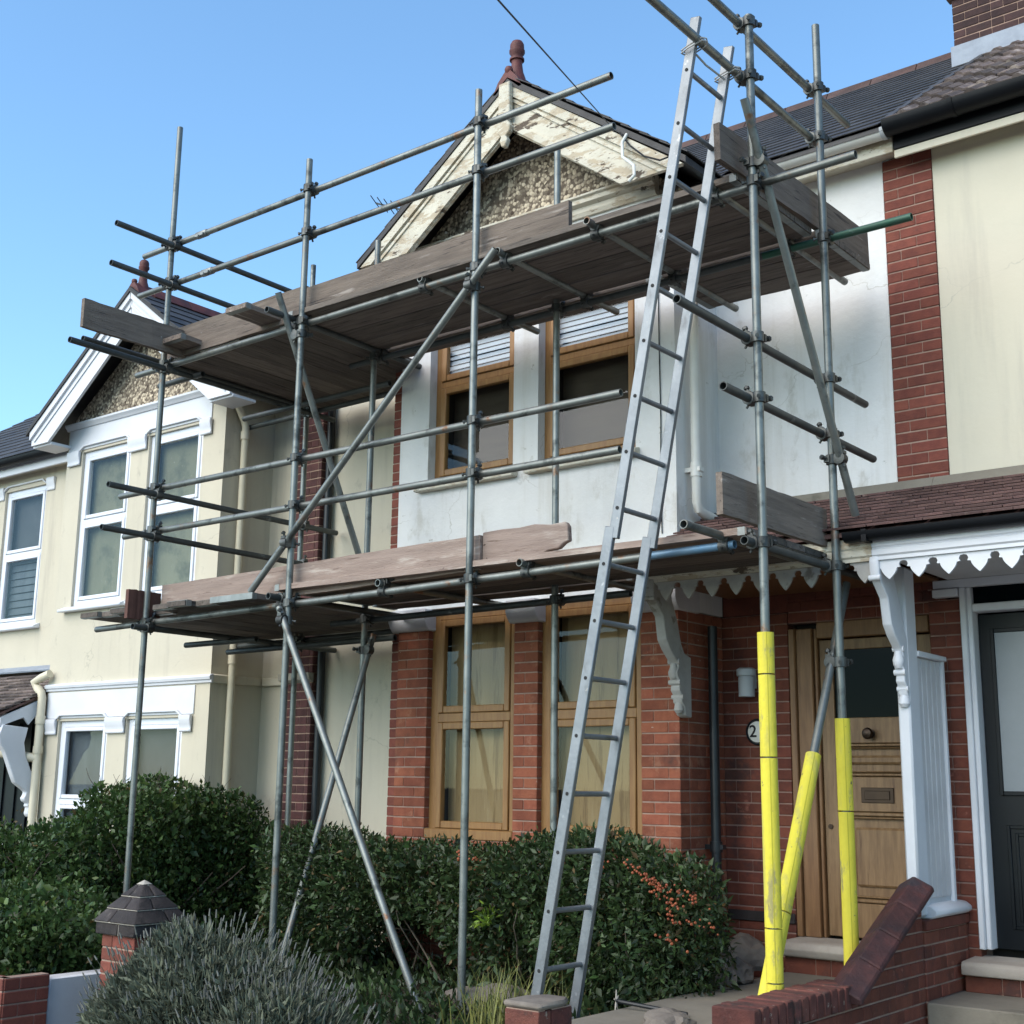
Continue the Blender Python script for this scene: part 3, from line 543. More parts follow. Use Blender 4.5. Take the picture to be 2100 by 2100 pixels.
# ================================================================== right neighbour
R = thing('terraced_house', 'pale cream house with black front door and white scalloped porch, at the right edge', 'house', (-1.5, 8.1, .3))
MB().box(-2.862, 1.5, 8.1, 8.3, 3.3, 5.95).build('wall', 'pale_cream_render', R, smooth=False)
MB().box(-2.99, 1.5, 8.3, 10.5, .2, 5.9).build('house_core', 'interior_dark', R, smooth=False)
RW = MB().box(-3.0, -2.84, 8.19, 8.3, .2, 3.3).build('porch_wall', 'mortar_dark', R, smooth=False)
bricks(R, RW, (-3.05, 8.095, .455), (1, 0, 0), (0, -1, 0), .215, 2.325, 'brick_porch', 'mortar_dark', seed=31)
MB().box(-3.0, -2.84, 8.04, 8.1, 2.79, 2.84).box(-3.0, 1.4, 8.06, 8.1, 2.845, 2.90).build('porch_lintel', 'white_paint', R, bev=.004)
D2 = MB().box(-2.765, -1.87, 8.17, 8.22, .68, 2.68).build('door', 'black_door', R, bev=.004)
q = MB()
for e, d in ((0, -.012), (.045, -.006)):
    a, b, c, f = -2.665+e, -1.97-e, .80+e, 1.40-e
    q.box(a, a+.02, 8.17+d, 8.17, c, f).box(b-.02, b, 8.17+d, 8.17, c, f).box(a+.02, b-.02, 8.17+d, 8.17, c, c+.02).box(a+.02, b-.02, 8.17+d, 8.17, f-.02, f)
q.build('panel_moulding', 'black_door', D2, bev=.003)
MB().box(-2.666, -1.97, 8.160, 8.17, 1.60, 2.56).build('door_glass', 'frosted', D2, smooth=False)
q = MB(); q.box(-2.69, -2.666, 8.15, 8.17, 1.575, 2.585).box(-1.97, -1.945, 8.15, 8.17, 1.575, 2.585).box(-2.666, -1.97, 8.15, 8.17, 2.56, 2.585).box(-2.666, -1.97, 8.15, 8.17, 1.575, 1.60); q.build('glazing_bead', 'black_door', D2, bev=.003)
MB().box(-2.43, -2.18, 8.155, 8.17, 1.455, 1.52).build('letter_box', 'grey_plastic', D2, bev=.003)
MB().box(-2.838, -2.80, 8.06, 8.2, .68, 2.845).box(-2.80, -2.768, 8.08, 8.2, .68, 2.845).box(-1.866, -1.79, 8.06, 8.2, .68, 2.845).box(-2.768, -1.866, 8.08, 8.2, 2.69, 2.74).build('door_frame', 'white_paint', R, bev=.006)
MB().box(-2.768, -1.866, 8.12, 8.14, 2.742, 2.86).build('fanlight', 'dark_glass', R, smooth=False)
MB().prism([(7.86, .555), (7.86, .61), (7.88, .628), (8.17, .64), (8.17, .55), (7.88, .55)], 'x', -2.88, -1.4).build('door_step', 'stone_step', R, bev=.004)
DS = MB().box(-2.86, -1.42, 7.99, 8.15, .4, .545).build('step_riser', 'mortar_dark', R, smooth=False)
bricks(R, DS, (-2.88, 7.91, .45), (1, 0, 0), (0, -1, 0), 1.4, .10, 'brick_porch', seed=32, course=.1)
porch(R, -2.963, 1.5, 'white_paint', True, 33)
gutter(R, -3.10, 1.5, 6.995, 3.045, .055, 'black_plastic')
MB().box(-2.985, -2.955, 6.945, 7.05, 2.985, 3.055).build('gutter_bracket', 'black_plastic', R)
x = -2.875
while x < 1.4: scallop(R, x, .170, 7.062, 2.884, 2.772, 'white_paint'); x += .171
bracket(R, -2.955, .055, 'white_paint')
# porch screen: post, matchboard panel, sill
PS_ = MB().box(-3.0, -2.925, 7.40, 7.56, .90, 2.90).build('porch_post', 'white_paint', R, bev=.012)
SCN = MB().box(-2.985, -2.955, 7.56, 8.06, .95, 2.40).build('porch_screen', 'grey_white_paint', R, smooth=False)
for k in range(5):
    a = 7.572+k*.076; MB().box(-2.955, -2.942, a, a+.070, .99, 2.375).build('matchboard', 'grey_white_paint', SCN, bev=.005)
MB().box(-2.955, -2.925, 7.952, 7.985, .95, 2.385).box(-2.99, -2.915, 7.55, 8.0, 2.378, 2.41).build('screen_bead', 'white_paint', SCN, bev=.004)
MB().prism([(-2.99, .885), (-2.90, .885), (-2.865, .905), (-2.865, .93), (-2.90, .955), (-2.99, .965)], 'y', 7.50, 8.06).build('screen_sill', 'white_paint', SCN, bev=.006)
# roof, eaves, chimney
RR = MB()
RR.hexa([(-3.045, 7.80, 5.93), (1.8, 7.80, 5.93), (1.8, 11, 8.17), (-3.045, 11, 8.17), (-3.045, 7.80, 5.965), (1.8, 7.80, 5.965), (1.8, 11, 8.205), (-3.045, 11, 8.205)])
RR.hexa([(-3.045, 11, 8.17), (1.8, 11, 8.17), (1.8, 14.2, 5.93), (-3.045, 14.2, 5.93), (-3.045, 11, 8.205), (1.8, 11, 8.205), (1.8, 14.2, 5.965), (-3.045, 14.2, 5.965)])
RRo = RR.build('roof', 'roof_tile', R, smooth=False)
shingles(R, RRo, 'roof_tile', (-3.04, 7.78, 5.97), (1, 0, 0), sv, 4.8, LS, .30, .29, 'roof_tile', t=.014, seed=34, roll=True)
MB().obox((-3.05, 7.80, 6.005), (-3.05, 10.0, 7.545), (1, 0, 0), .03, .010).build('party_flashing', 'slate', R)
MB().box(-3.055, 1.5, 7.925, 7.95, 5.835, 5.96).build('fascia', 'black_plastic', R, bev=.004)
MB().box(-3.055, 1.5, 7.93, 7.95, 5.775, 5.832).build('fascia_trim', 'pale_cream_render', R, bev=.004)
MB().box(-3.055, 1.5, 7.951, 8.1, 5.865, 5.885).build('soffit', 'pale_cream_render', R, smooth=False)
gutter(R, -3.068, 1.5, 7.838, 5.985, .085, 'black_plastic')
for xx in (-2.62, -1.8, -1.0): gutter(R, xx, xx+.03, 7.838, 5.988, .093, 'black_plastic', 'gutter_bracket')
CH = MB().box(-3.27, -2.23, 10.1, 10.9, 7.2, 9.6).build('chimney', 'mortar_dark', R, smooth=False)
bricks(R, CH, (-3.3, 10.03, 7.56), (1, 0, 0), (0, -1, 0), 1.1, .6, 'brick_sooty', seed=35)
bricks(R, CH, (-3.34, 9.99, 8.16), (1, 0, 0), (0, -1, 0), 1.18, .225, 'brick_sooty', seed=36)
bricks(R, CH, (-3.3, 10.03, 8.385), (1, 0, 0), (0, -1, 0), 1.1, 1.2, 'brick_sooty', seed=37)
MB().obox((-3.315, 10.0, 7.60), (-2.19, 10.0, 7.60), (0, 1, 0), .012, .10).build('chimney_flashing', 'lead', R)

# ================================================================== left neighbour
Lh = thing('terraced_house', 'cream bay-fronted house with white plastic windows, left of the scaffolding', 'house', (-11.5, 8.1, .2))
wl = MB()
XA, XB = -11.97, -9.40
wl.box(XA, XB, YB, 7.75, -.2, .45)
for a, b in ((XA, -11.72), (-10.90, -10.60), (-9.76, XB)): wl.box(a, b, YB, 7.75, .45, 2.165)
wl.box(XA, XB, YB, 7.75, 2.165, 3.30)
for a, b in ((XA, -11.69), (-10.85, -10.56), (-9.72, XB)): wl.box(a, b, YB, 7.75, 3.30, 4.93)
wl.box(XA, XB, YB, 7.75, 4.93, 5.25)
wl.box(-9.6, XB, 7.75, 8.1, -.2, 5.2).box(XA, -11.8, 7.75, 8.1, -.2, 5.2)
wl.box(XB, -9.045, 8.1, 8.3, -.2, 5.25)
wl.box(-17, -14.16, 8.1, 8.3, 2.4, 5.2).box(-13.30, XA, 8.1, 8.3, 2.4, 5.2).box(-14.16, -13.30, 8.1, 8.3, 2.4, 3.30).box(-14.16, -13.30, 8.1, 8.3, 4.93, 5.2)
wl.box(-13.0, XA, 8.1, 8.3, -.2, 2.4).box(-17, -14.3, 8.1, 8.3, -.2, 2.4)
LW = wl.build('wall', 'cream_render', Lh, smooth=False)
MB().box(-17, -9.0, 8.3, 10.5, -.2, 5.2).build('house_core', 'interior_dark', Lh, smooth=False)
LP = MB().box(-9.03, -8.68, 8.17, 8.3, -.1, 5.3).build('party_pier', 'mortar_dark', Lh, smooth=False)
bricks(Lh, LP, (-9.045, 8.06, .0), (1, 0, 0), (0, -1, 0), .365, 2.475, 'brick_dark', seed=41)
bricks(Lh, LP, (-9.045, 8.06, 2.56), (1, 0, 0), (0, -1, 0), .365, 2.7, 'brick_dark', seed=42)
MB().prism([(8.06, 2.475), (8.0, 2.50), (7.99, 2.56), (8.06, 2.56)], 'x', -9.07, -8.66).build('stone_corbel', 'stone_cap', Lh, bev=.005)
# white panels, string courses, hoods, corbels
MB().box(XA+.03, -9.60, YB-.012, YB, 4.955, 5.19).build('white_band', 'white_paint', Lh, bev=.003)
MB().box(XA+.03, -9.60, YB-.012, YB, 2.19, 2.45).build('white_band', 'white_paint', Lh, bev=.003)
MB().prism([(7.5, 5.19), (7.475, 5.19), (7.46, 5.21), (7.44, 5.23), (7.44, 5.25), (7.5, 5.26)], 'x', XA, -9.45).build('cornice', 'white_paint', Lh, smooth=False)
sp_ = [(7.5, 2.46), (7.48, 2.465), (7.478, 2.485), (7.462, 2.492), (7.455, 2.515), (7.465, 2.53), (7.5, 2.54)]
MB().prism(sp_, 'x', XA, XB+.04).build('string_course', 'white_paint', Lh, smooth=False)
MB().box(XB, XB+.04, 7.5, 8.06, 2.46, 2.54).build('string_course', 'cream_render', Lh, bev=.01)
MB().box(XB+.04, -9.045, 8.06, 8.1, 2.46, 2.54).build('string_course', 'cream_render', Lh, bev=.01)
def corbel(h, x0, x1, y, zt, m='white_paint'):
    MB().prism([(y, zt), (y-.032, zt), (y-.034, zt-.04), (y-.026, zt-.08), (y-.014, zt-.12), (y-.02, zt-.13), (y-.02, zt-.15), (y, zt-.155)], 'x', x0, x1).build('corbel', m, h, bev=.004)
def hood(h, x0, x1, y, z):
    MB().prism([(x0-.06, z), (x0+.02, z+.045), (x1-.02, z+.045), (x1+.06, z), (x1+.06, z+.012), (x1-.01, z+.062), (x0+.01, z+.062), (x0-.06, z+.012)], 'y', y-.026, y).build('hood_moulding', 'white_paint', h, bev=.003)
for zt in (4.93, 2.165):
    d = -.03 if zt < 3 else 0
    for a, b in ((XA+.05, -11.71+d), (-10.87+d, -10.58+d), (-9.74+d, -9.58+d)): corbel(Lh, a, b, YB-.012, zt+.02)
    for a, b in ((-11.66+d, -10.90+d), (-10.53+d, -9.78+d)): hood(Lh, a, b, YB-.012, zt+.005)
up = dict(fm='upvc', fw=.06, sw=.042, backd=.085)
window(Lh, -11.69, -10.85, 3.31, 4.93, YB+.03, mids=(4.185,), back=[('net_tree_reflection', 3.33, 4.9, .02)], **up)
window(Lh, -10.56, -9.72, 3.31, 4.93, YB+.03, mids=(4.185,), back=[('net_tree_reflection', 3.33, 4.9, .02)], **up)
window(Lh, -11.72, -10.90, .45, 2.165, YB+.03, mids=(1.385,), back=[('net_blue', .5, 2.1, .0)], **up)
window(Lh, -10.60, -9.76, .45, 2.165, YB+.03, mids=(1.40,), back=[('net_grey', .5, 2.1, .0)], **up)
window(Lh, -14.16, -13.30, 3.31, 4.93, Y0+.03, mids=(4.15,), back=[('net_grey', 4.17, 4.9, 0)], blind=('net_blue', 3.38, 4.1, .085, .085), fm='upvc', fw=.06, sw=.042)
for a, b in ((-11.80, -10.74), (-10.67, -9.60)):
    MB().prism([(7.5, 3.255), (7.42, 3.255), (7.415, 3.28), (7.5, 3.315)], 'x', a, b).build('window_sill', 'upvc', Lh, bev=.004)
MB().prism([(8.1, 3.255), (8.02, 3.255), (8.015, 3.28), (8.1, 3.315)], 'x', -14.26, -13.20).build('window_sill', 'upvc', Lh, bev=.004)
corbel(Lh, -13.28, -13.12, 8.1, 4.99); corbel(Lh, -14.34, -14.18, 8.1, 4.99); hood(Lh, -14.12, -13.36, 8.1, 4.935)
# gable
LX, LZ = -10.62, 6.35
MB().prism([(LX-1.35, 5.25), (LX+1.2, 5.25), (LX, 6.2)], 'y', 7.51, 7.7).build('gable_panel', 'pebbledash', Lh, smooth=False)
for s in (-1, 1):
    X = lambda d: LX+s*d
    bb = MB().prism([(X(1.60), 5.12), (X(1.60), 5.02), (X(1.30), 5.02), (X(0.004), LZ-.33), (X(0.004), LZ-.01)], 'y', 7.22, 7.25).build('barge_board', 'white_paint', Lh, smooth=False)
    MB().prism([(X(1.61), 5.16), (X(0.006), LZ+.01), (X(0.006), LZ-.06), (X(1.61), 5.08)], 'y', 7.195, 7.219).build('moulding', 'white_paint', bb, smooth=False)
    MB().prism([(X(1.54), 5.08), (X(0.006), LZ-.12), (X(0.006), LZ-.15), (X(1.54), 5.05)], 'y', 7.208, 7.219).build('moulding', 'white_paint', bb, smooth=False)
    MB().box(min(X(1.61), X(1.28)), max(X(1.61), X(1.28)), 7.251, 7.52, 5.0, 5.03).build('soffit', 'white_paint', Lh, bev=.003)
LF = MB()
LF.prism([(LX-1.66, 5.13), (LX, LZ+.012), (LX+1.66, 5.13), (LX+1.66, 5.18), (LX, LZ+.065), (LX-1.66, 5.18)], 'y', 7.18, 9.7)
LF.hexa([(-17, 7.80, 5.18), (-8.86, 7.80, 5.18), (-8.86, 11, 7.42), (-17, 11, 7.42), (-17, 7.80, 5.215), (-8.86, 7.80, 5.215), (-8.86, 11, 7.455), (-17, 11, 7.455)])
LF.hexa([(-17, 11, 7.42), (-8.86, 11, 7.42), (-8.86, 14.2, 5.18), (-17, 14.2, 5.18), (-17, 11, 7.455), (-8.86, 11, 7.455), (-8.86, 14.2, 5.215), (-17, 14.2, 5.215)])
LR = LF.build('roof', 'slate', Lh, smooth=False)
gv = V((-1.66, 0, 1.222))
shingles(Lh, LR, 'gable_slate', (LX+1.68, 7.16, 5.17), (0, 1, 0), gv, 2.5, gv.length, .25, .2, 'slate', seed=45, as_pieces=False)
shingles(Lh, LR, 'roof_slate', (-17, 7.78, 5.22), (1, 0, 0), sv, 4.8, LS, .25, .215, 'slate', seed=46, as_pieces=False)
for k in range(5): MB().prism([(LX-.13, LZ-.01), (LX-.07, LZ+.09), (LX, LZ+.125), (LX+.07, LZ+.09), (LX+.13, LZ-.01), (LX+.11, LZ-.02), (LX, LZ+.085), (LX-.11, LZ-.02)], 'y', 7.40+k*.45, 7.845+k*.45).build('ridge_tile', 'terracotta', LR, bev=.004)
finial(Lh, LX, 7.28, LZ+.05, .82)
MB().box(-17, -12.24, 7.92, 7.95, 5.06, 5.19).build('fascia', 'white_paint', Lh, bev=.004)
MB().box(-17, -12.24, 7.951, 8.1, 5.10, 5.12).build('soffit', 'cream_render', Lh, smooth=False)
gutter(Lh, -17, -12.22, 7.85, 5.22, .075, 'black_plastic')
MB().path([(-12.26, 7.84, 5.14), (-12.22, 7.86, 5.06), (-12.10, 7.95, 4.98), (-12.03, 8.0, 4.94)], .035, 10).build('swan_neck', 'cream_plastic', Lh)
# downpipes
MB().path([(-9.34, 7.56, 5.14), (-9.34, 7.58, 5.06), (-9.34, 7.67, 4.92), (-9.34, 7.69, 4.86), (-9.34, 7.69, .2)], .035, 12).tube((-9.34, 7.69, 4.74), (-9.34, 7.69, 4.82), .044).tube((-9.34, 7.69, 2.64), (-9.34, 7.69, 2.72), .044).build('downpipe', 'cream_plastic', Lh)
MB().path([(-11.86, 7.44, 2.64), (-11.98, 7.42, 2.60), (-12.08, 7.41, 2.56), (-12.03, 7.42, 2.50), (-11.97, 7.43, 2.45), (-11.95, 7.43, 2.40), (-11.94, 7.43, .1)], .042, 12).tube((-11.945, 7.43, 2.14), (-11.945, 7.43, 2.22), .05).tube((-11.945, 7.43, 1.85), (-11.945, 7.43, 1.92), .05).build('downpipe', 'cream_plastic', Lh)
MB().path([(-12.75, 7.02, 1.90), (-12.3, 7.12, 1.86), (-12.05, 7.35, 1.82), (-11.95, 7.43, 1.80)], .045, 10).build('branch_pipe', 'cream_plastic', Lh)
# left porch
lp_ = MB().hexa([(-17, 7.0, 2.20), (-12.0, 7.0, 2.20), (-12.0, 8.1, 2.72), (-17, 8.1, 2.72), (-17, 7.0, 2.225), (-12.0, 7.0, 2.225), (-12.0, 8.1, 2.745), (-17, 8.1, 2.745)]).build('porch_roof', 'porch_tile', Lh, smooth=False)
shingles(Lh, lp_, 'porch_tile', (-15.2, 6.98, 2.23), (1, 0, 0), (0, 1.1, .52), 3.22, 1.2, .165, .1, 'roof_tile', t=.014, seed=47)
MB().obox((-15.2, 8.03, 2.79), (-11.98, 8.03, 2.79), (0, 1, .45), .09, .008).build('porch_flashing', 'lead', Lh)
MB().prism([(7.03, 2.19), (7.45, 2.385), (7.45, 2.27), (7.34, 2.13), (7.28, 2.20), (7.03, 2.10)], 'x', -12.03, -12.005).build('porch_verge_board', 'white_paint', Lh, smooth=False)
MB().box(-17, -12.04, 7.04, 7.06, 2.05, 2.20).build('porch_fascia', 'white_paint', Lh, bev=.003)
gutter(Lh, -15, -12.08, 6.98, 2.215, .055, 'black_plastic')
x = -12.2
while x > -14.5: scallop(Lh, x, .17, 7.062, 2.05, 1.93, 'white_paint'); x -= .171
pts = [(7.05, 2.12), (7.02, 2.02), (7.04, 1.93), (7.10, 1.86), (7.15, 1.75), (7.20, 1.64), (7.24, 1.56), (7.33, 1.50), (7.37, 1.47), (7.365, 1.44), (7.345, 1.41), (7.36, 1.38), (7.40, 1.36), (7.39, 1.335), (7.41, 1.32), (7.40, 1.26), (7.42, 1.23), (7.50, 1.22), (7.50, 1.60), (7.40, 1.68), (7.33, 1.82), (7.30, 1.95), (7.33, 2.10)]
MB().prism(pts, 'x', -12.06, -11.985).build('porch_bracket', 'white_paint', Lh, bev=.006)
dd_ = MB().box(-14.25, -13.02, 8.12, 8.2, .1, 2.25).build('door', 'black_door', Lh, smooth=False)
q = MB()
for a in (-14.2, -13.95, -13.7, -13.45, -13.2, -13.06): q.box(a, a+.03, 8.10, 8.12, .15, 2.2)
q.box(-14.22, -13.03, 8.10, 8.12, 1.0, 1.03).build('door_bead', 'black_door', dd_, bev=.003)
MB().box(-14.3, -12.98, 8.06, 8.13, 2.25, 2.32).build('door_frame', 'white_paint', Lh, bev=.004)
MB().box(-12.75, -12.5, 7.5, 7.9, .75, .95).build('meter_box', 'white_paint', Lh, bev=.006)

# ================================================================== scaffold
SF = thing('scaffold', 'two-lift tube scaffold of galvanised steel standing round the white bay', 'scaffold', (-5.8, 6.1, .28))
TR, TI = .02415, .0200
def tube(name, a, b, m='steel_tube', parent=None):
    a, b = V(a), V(b); o = MB().pipe(a, b, TR, TI, 18).build(name, m, parent or SF)
    d = (b-a).normalized()
    return o
# uprights
ups = {'U1': (-8.475, 6.10, .30, 6.97), 'U2': (-6.845, 6.10, .30, 6.18), 'U3': (-5.19, 6.10, .30, 6.18), 'U4': (-3.165, 6.10, .475, 5.95),
       'U5': (-3.165, 7.0, .475, 6.34), 'B3': (-5.195, 7.0, .30, 6.13), 'B2': (-6.99, 7.0, .30, 5.88), 'B1': (-8.475, 7.66, .30, 6.26), 'B0': (-7.02, 7.80, .30, 5.4)}
for k, (x, y, z0, z1) in ups.items():
    if k in ('U4', 'U5', 'U1'): pass
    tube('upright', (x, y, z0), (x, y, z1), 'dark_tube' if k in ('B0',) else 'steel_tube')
    MB().box(x-.075, x+.075, y-.075, y+.075, z0-.008, z0).build('base_plate', 'coupler_steel', SF)
# coupler mesh: collar round Z, collar round X offset in +Y, wing bolts
cm = MB()
cm.lathe([(.027, -.030), (.037, -.028), (.037, .028), (.027, .030)], (0, 0, 0), 12)
cm.lathe([(.027, -.030), (.037, -.028), (.037, .028), (.027, .030)], (0, .051, 0), 12, (1, 0, 0))
cm.box(-.022, .022, .02, .034, -.022, .022)
cm.tube((.030, -.012, 0), (.080, -.036, .008), .008, 6).tube((.062, -.028, .004), (.078, -.035, .008), .016, 6).box(.024, .046, -.034, .002, -.020, .020)
cm.tube((-.030, -.012, 0), (-.052, -.026, -.006), .007, 6).tube((-.046, -.022, -.005), (-.056, -.028, -.007), .012, 6)
cm.tube((0, .060, .030), (.004, .078, .080), .008, 6).tube((.003, .072, .060), (.004, .077, .074), .016, 6).box(-.020, .020, .048, .082, .026, .046)
cm.tube((0, .062, -.030), (-.004, .074, -.050), .007, 6)
CPL = cm.mesh('coupler', 'coupler_steel')
def couple(p, za, xa, off):     # p on the first tube's axis; za its direction; off towards the second tube
    y = V(off).normalized(); z = V(za); z = (z-y*z.dot(y)).normalized(); x = y.cross(z)
    inst('coupler', CPL, frame(V(p), x, y, z), SF)
Zv = V((0, 0, 1)); Xv = V((1, 0, 0)); Yv = V((0, 1, 0))
FY = 6.152
def rail(x0, x1, z0, z1, m='steel_tube', y=FY, name='guard_rail', ats=('U1', 'U2', 'U3')):
    tube(name, (x0, y, z0), (x1, y, z1), m)
    for k in ats:
        ux, uy = ups[k][:2]; z = z0+(z1-z0)*(ux-x0)/(x1-x0); couple((ux, uy, z), Zv, Xv, (0, y-uy, 0))
rail(-8.92, -4.15, 5.945, 5.945); rail(-8.95, -4.13, 5.595, 5.595)
rail(-9.00, -4.09, 3.870, 3.870); rail(-8.91, -4.10, 3.525, 3.525)
rail(-8.90, -2.58, 4.885, 4.925, name='ledger', ats=('U1', 'U2', 'U3', 'U4'))
rail(-9.19, -5.9, 2.79, 2.838, name='ledger', ats=('U1', 'U2'))
rail(-5.9, -3.9, 2.838, 2.875, name='ledger', ats=('U3',)); rail(-3.9, -3.36, 2.875, 2.885, 'blue_tube', name='ledger', ats=())
# sleeves on the upper guard rails
for x, z in ((-8.15, 5.945), (-8.05, 5.595)):
    MB().tube((x-.065, FY, z), (x+.065, FY, z), .030, 12).box(x-.05, x+.05, FY-.040, FY-.026, z-.030, z-.002).box(x-.012, x+.012, FY-.055, FY-.03, z-.045, z-.02).build('sleeve', 'galvanised', SF, bev=.004)
# back ledgers
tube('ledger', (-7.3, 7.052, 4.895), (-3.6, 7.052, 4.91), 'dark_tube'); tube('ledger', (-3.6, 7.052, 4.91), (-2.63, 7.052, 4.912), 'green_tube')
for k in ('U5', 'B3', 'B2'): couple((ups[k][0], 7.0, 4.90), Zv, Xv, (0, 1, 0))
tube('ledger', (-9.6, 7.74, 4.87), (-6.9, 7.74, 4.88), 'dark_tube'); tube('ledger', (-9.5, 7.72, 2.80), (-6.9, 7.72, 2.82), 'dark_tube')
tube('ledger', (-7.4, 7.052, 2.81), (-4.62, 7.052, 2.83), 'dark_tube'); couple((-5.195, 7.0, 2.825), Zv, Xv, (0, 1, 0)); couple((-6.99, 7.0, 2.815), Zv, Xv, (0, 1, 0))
couple((-8.475, 7.66, 4.87), Zv, Xv, (0, 1, 0)); couple((-8.475, 7.66, 2.81), Zv, Xv, (0, 1, 0))
# right-hand side rails
RX = -3.216
def side(x, y0, y1, z, m='steel_tube', name='side_rail', ats=('U4', 'U5')):
    tube(name, (x, y0, z), (x, y1, z), m)
    for k in ats: ux, uy = ups[k][:2]; couple((ux, uy, z), Zv, Yv, (x-ux, 0, 0))
side(RX, 4.55, 7.10, 5.572); side(RX, 4.9, 7.55, 5.908)
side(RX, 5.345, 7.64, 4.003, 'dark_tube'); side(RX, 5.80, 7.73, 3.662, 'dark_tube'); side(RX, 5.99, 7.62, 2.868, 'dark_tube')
# left-hand side rails
LXs = -8.425
for y0, y1, z in ((5.53, 7.9, 5.895), (5.51, 7.9, 5.555), (5.21, 7.95, 4.838), (5.64, 8.04, 3.803), (5.61, 7.9, 3.465), (5.95, 8.08, 2.748)):
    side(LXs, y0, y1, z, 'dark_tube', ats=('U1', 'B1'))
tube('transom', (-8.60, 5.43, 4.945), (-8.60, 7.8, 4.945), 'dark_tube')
# transoms on the ledgers
for x, y0, y1 in ((-6.96, 5.86, 7.55), (-5.685, 6.10, 7.42), (-4.978, 6.06, 7.44), (-4.262, 6.04, 7.90), (-3.43, 6.06, 7.90)):
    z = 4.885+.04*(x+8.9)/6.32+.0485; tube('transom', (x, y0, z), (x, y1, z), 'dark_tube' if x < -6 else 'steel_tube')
    couple((x, FY, z), Yv, Xv, (0, 0, -1)); couple((x, 7.052, z+.0), Yv, Xv, (0, 0, -1))
for x, y0, y1 in ((-6.97, 6.02, 7.8), (-5.975, 6.09, 7.40), (-4.775, 6.07, 7.40), (-3.42, 5.72, 6.96)):
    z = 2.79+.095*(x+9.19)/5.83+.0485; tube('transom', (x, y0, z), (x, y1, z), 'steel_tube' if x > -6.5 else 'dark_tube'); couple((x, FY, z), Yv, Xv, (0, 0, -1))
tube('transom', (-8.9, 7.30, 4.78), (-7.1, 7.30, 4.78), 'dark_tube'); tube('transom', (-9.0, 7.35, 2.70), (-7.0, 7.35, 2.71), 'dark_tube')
# braces
def swiv(p, za, off): couple(p, za, Xv, off)
BY = 6.048
tube('brace', (-4.98, BY-.002, 4.965), (-7.19, BY-.002, 2.925)); swiv((-5.19, 6.1, 4.77), Zv, (0, -1, 0)); swiv((-6.845, 6.1, 3.245), Zv, (0, -1, 0))
tube('brace', (-6.88, BY, 2.79), (-5.40, BY, .17)); swiv((-6.845, 6.1, 2.70), Zv, (0, -1, 0))
tube('brace', (-3.112, 5.92, 5.33), (-3.112, 7.18, 3.19)); swiv((-3.165, 6.1, 5.03), Zv, (1, 0, 0)); swiv((-3.165, 7.0, 3.50), Zv, (1, 0, 0))
tube('brace', (-3.218, 7.25, 2.80), (-3.218, 6.055, .475)); swiv((-3.165, 7.0, 2.31), Zv, (-1, 0, 0))
tube('brace', (-6.95, 5.95, 5.10), (-6.95, 7.02, 3.0)); tube('brace', (-6.94, 7.05, 2.70), (-6.94, 6.24, .32))
swiv((-6.845, 6.1, 4.80), Zv, (-1, 0, 0)); swiv((-6.99, 7.0, 3.10), Zv, (1, 0, 0)); swiv((-6.99, 7.0, 2.58), Zv, (1, 0, 0))
# short stub tubes seen end-on below the lifts
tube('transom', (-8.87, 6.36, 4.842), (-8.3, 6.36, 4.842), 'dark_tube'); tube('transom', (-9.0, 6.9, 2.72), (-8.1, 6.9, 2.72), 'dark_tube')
# toe boards (edge-on planks clipped to the uprights)
def plank(name, c, L_, u, wv, m, parent=None, t=.038, wd=.225, label=None, cat=None, group=None, seed=0):
    key = ('plank', round(L_*20), m)
    if key not in PM:
        k = 14; rd = random.Random(seed+int(L_*100)); q = MB(); xs = [-L_/2+L_*i/k for i in range(k+1)]; vs = []
        for x in xs:
            e = rd.uniform(-.003, .003); f = rd.uniform(-.003, .003); b = rd.uniform(-.004, .004)
            vs += [(x, -wd/2+e, -t/2+b*.5), (x, wd/2+f, -t/2+b*.5), (x, wd/2+f, t/2+b*.5), (x, -wd/2+e, t/2+b*.5)]
        fs = [(0, 3, 2, 1), (4*k, 4*k+1, 4*k+2, 4*k+3)]+[(4*i+a, 4*i+(a+1) % 4, 4*i+4+(a+1) % 4, 4*i+4+a) for i in range(k) for a in range(4)]
        q.add(vs, fs); PM[key] = q.mesh(name, m, smooth=False)
    u = V(u).normalized(); wv = V(wv).normalized(); n = u.cross(wv)
    M = frame(V(c), u, wv, n)
    if parent: return inst(name, PM[key], M, parent)
    o = bpy.data.objects.new(name, PM[key]); COL.objects.link(o); o.matrix_world = M; meta(o, label, cat, group)
    kb = ('band',)
    if kb not in PM: PM[kb] = MB().box(-.022, .022, -.1165, .1165, -.0225, .0225).mesh('end_band', 'galvanised', smooth=False)
    for e in (-1, 1):
        b_ = bpy.data.objects.new('end_band', PM[kb]); COL.objects.link(b_); b_.parent = o; b_.location = (e*(L_/2-.03), 0, 0)
    return o
TB = dict(parent=SF)
plank('toe_board', (-6.46, 6.195, 5.085), 3.95, (1, 0, .012), (0, 0, 1), 'scaffold_wood', **TB)
plank('toe_board', (-7.80, 6.236, 5.125), 1.7, (1, 0, .012), (0, 0, 1), 'scaffold_wood', **TB)
plank('toe_board', (-8.37, 5.74, 5.06), .95, (0, 1, .015), (0, 0, 1), 'scaffold_wood', **TB)
plank('toe_board', (-3.255, 6.86, 5.12), 1.95, (0, 1, .025), (0, 0, 1), 'scaffold_wood', **TB)
plank('toe_board', (-6.79, 6.195, 3.001), 3.27, (1, 0, .026), (0, 0, 1), 'pink_board', **TB)
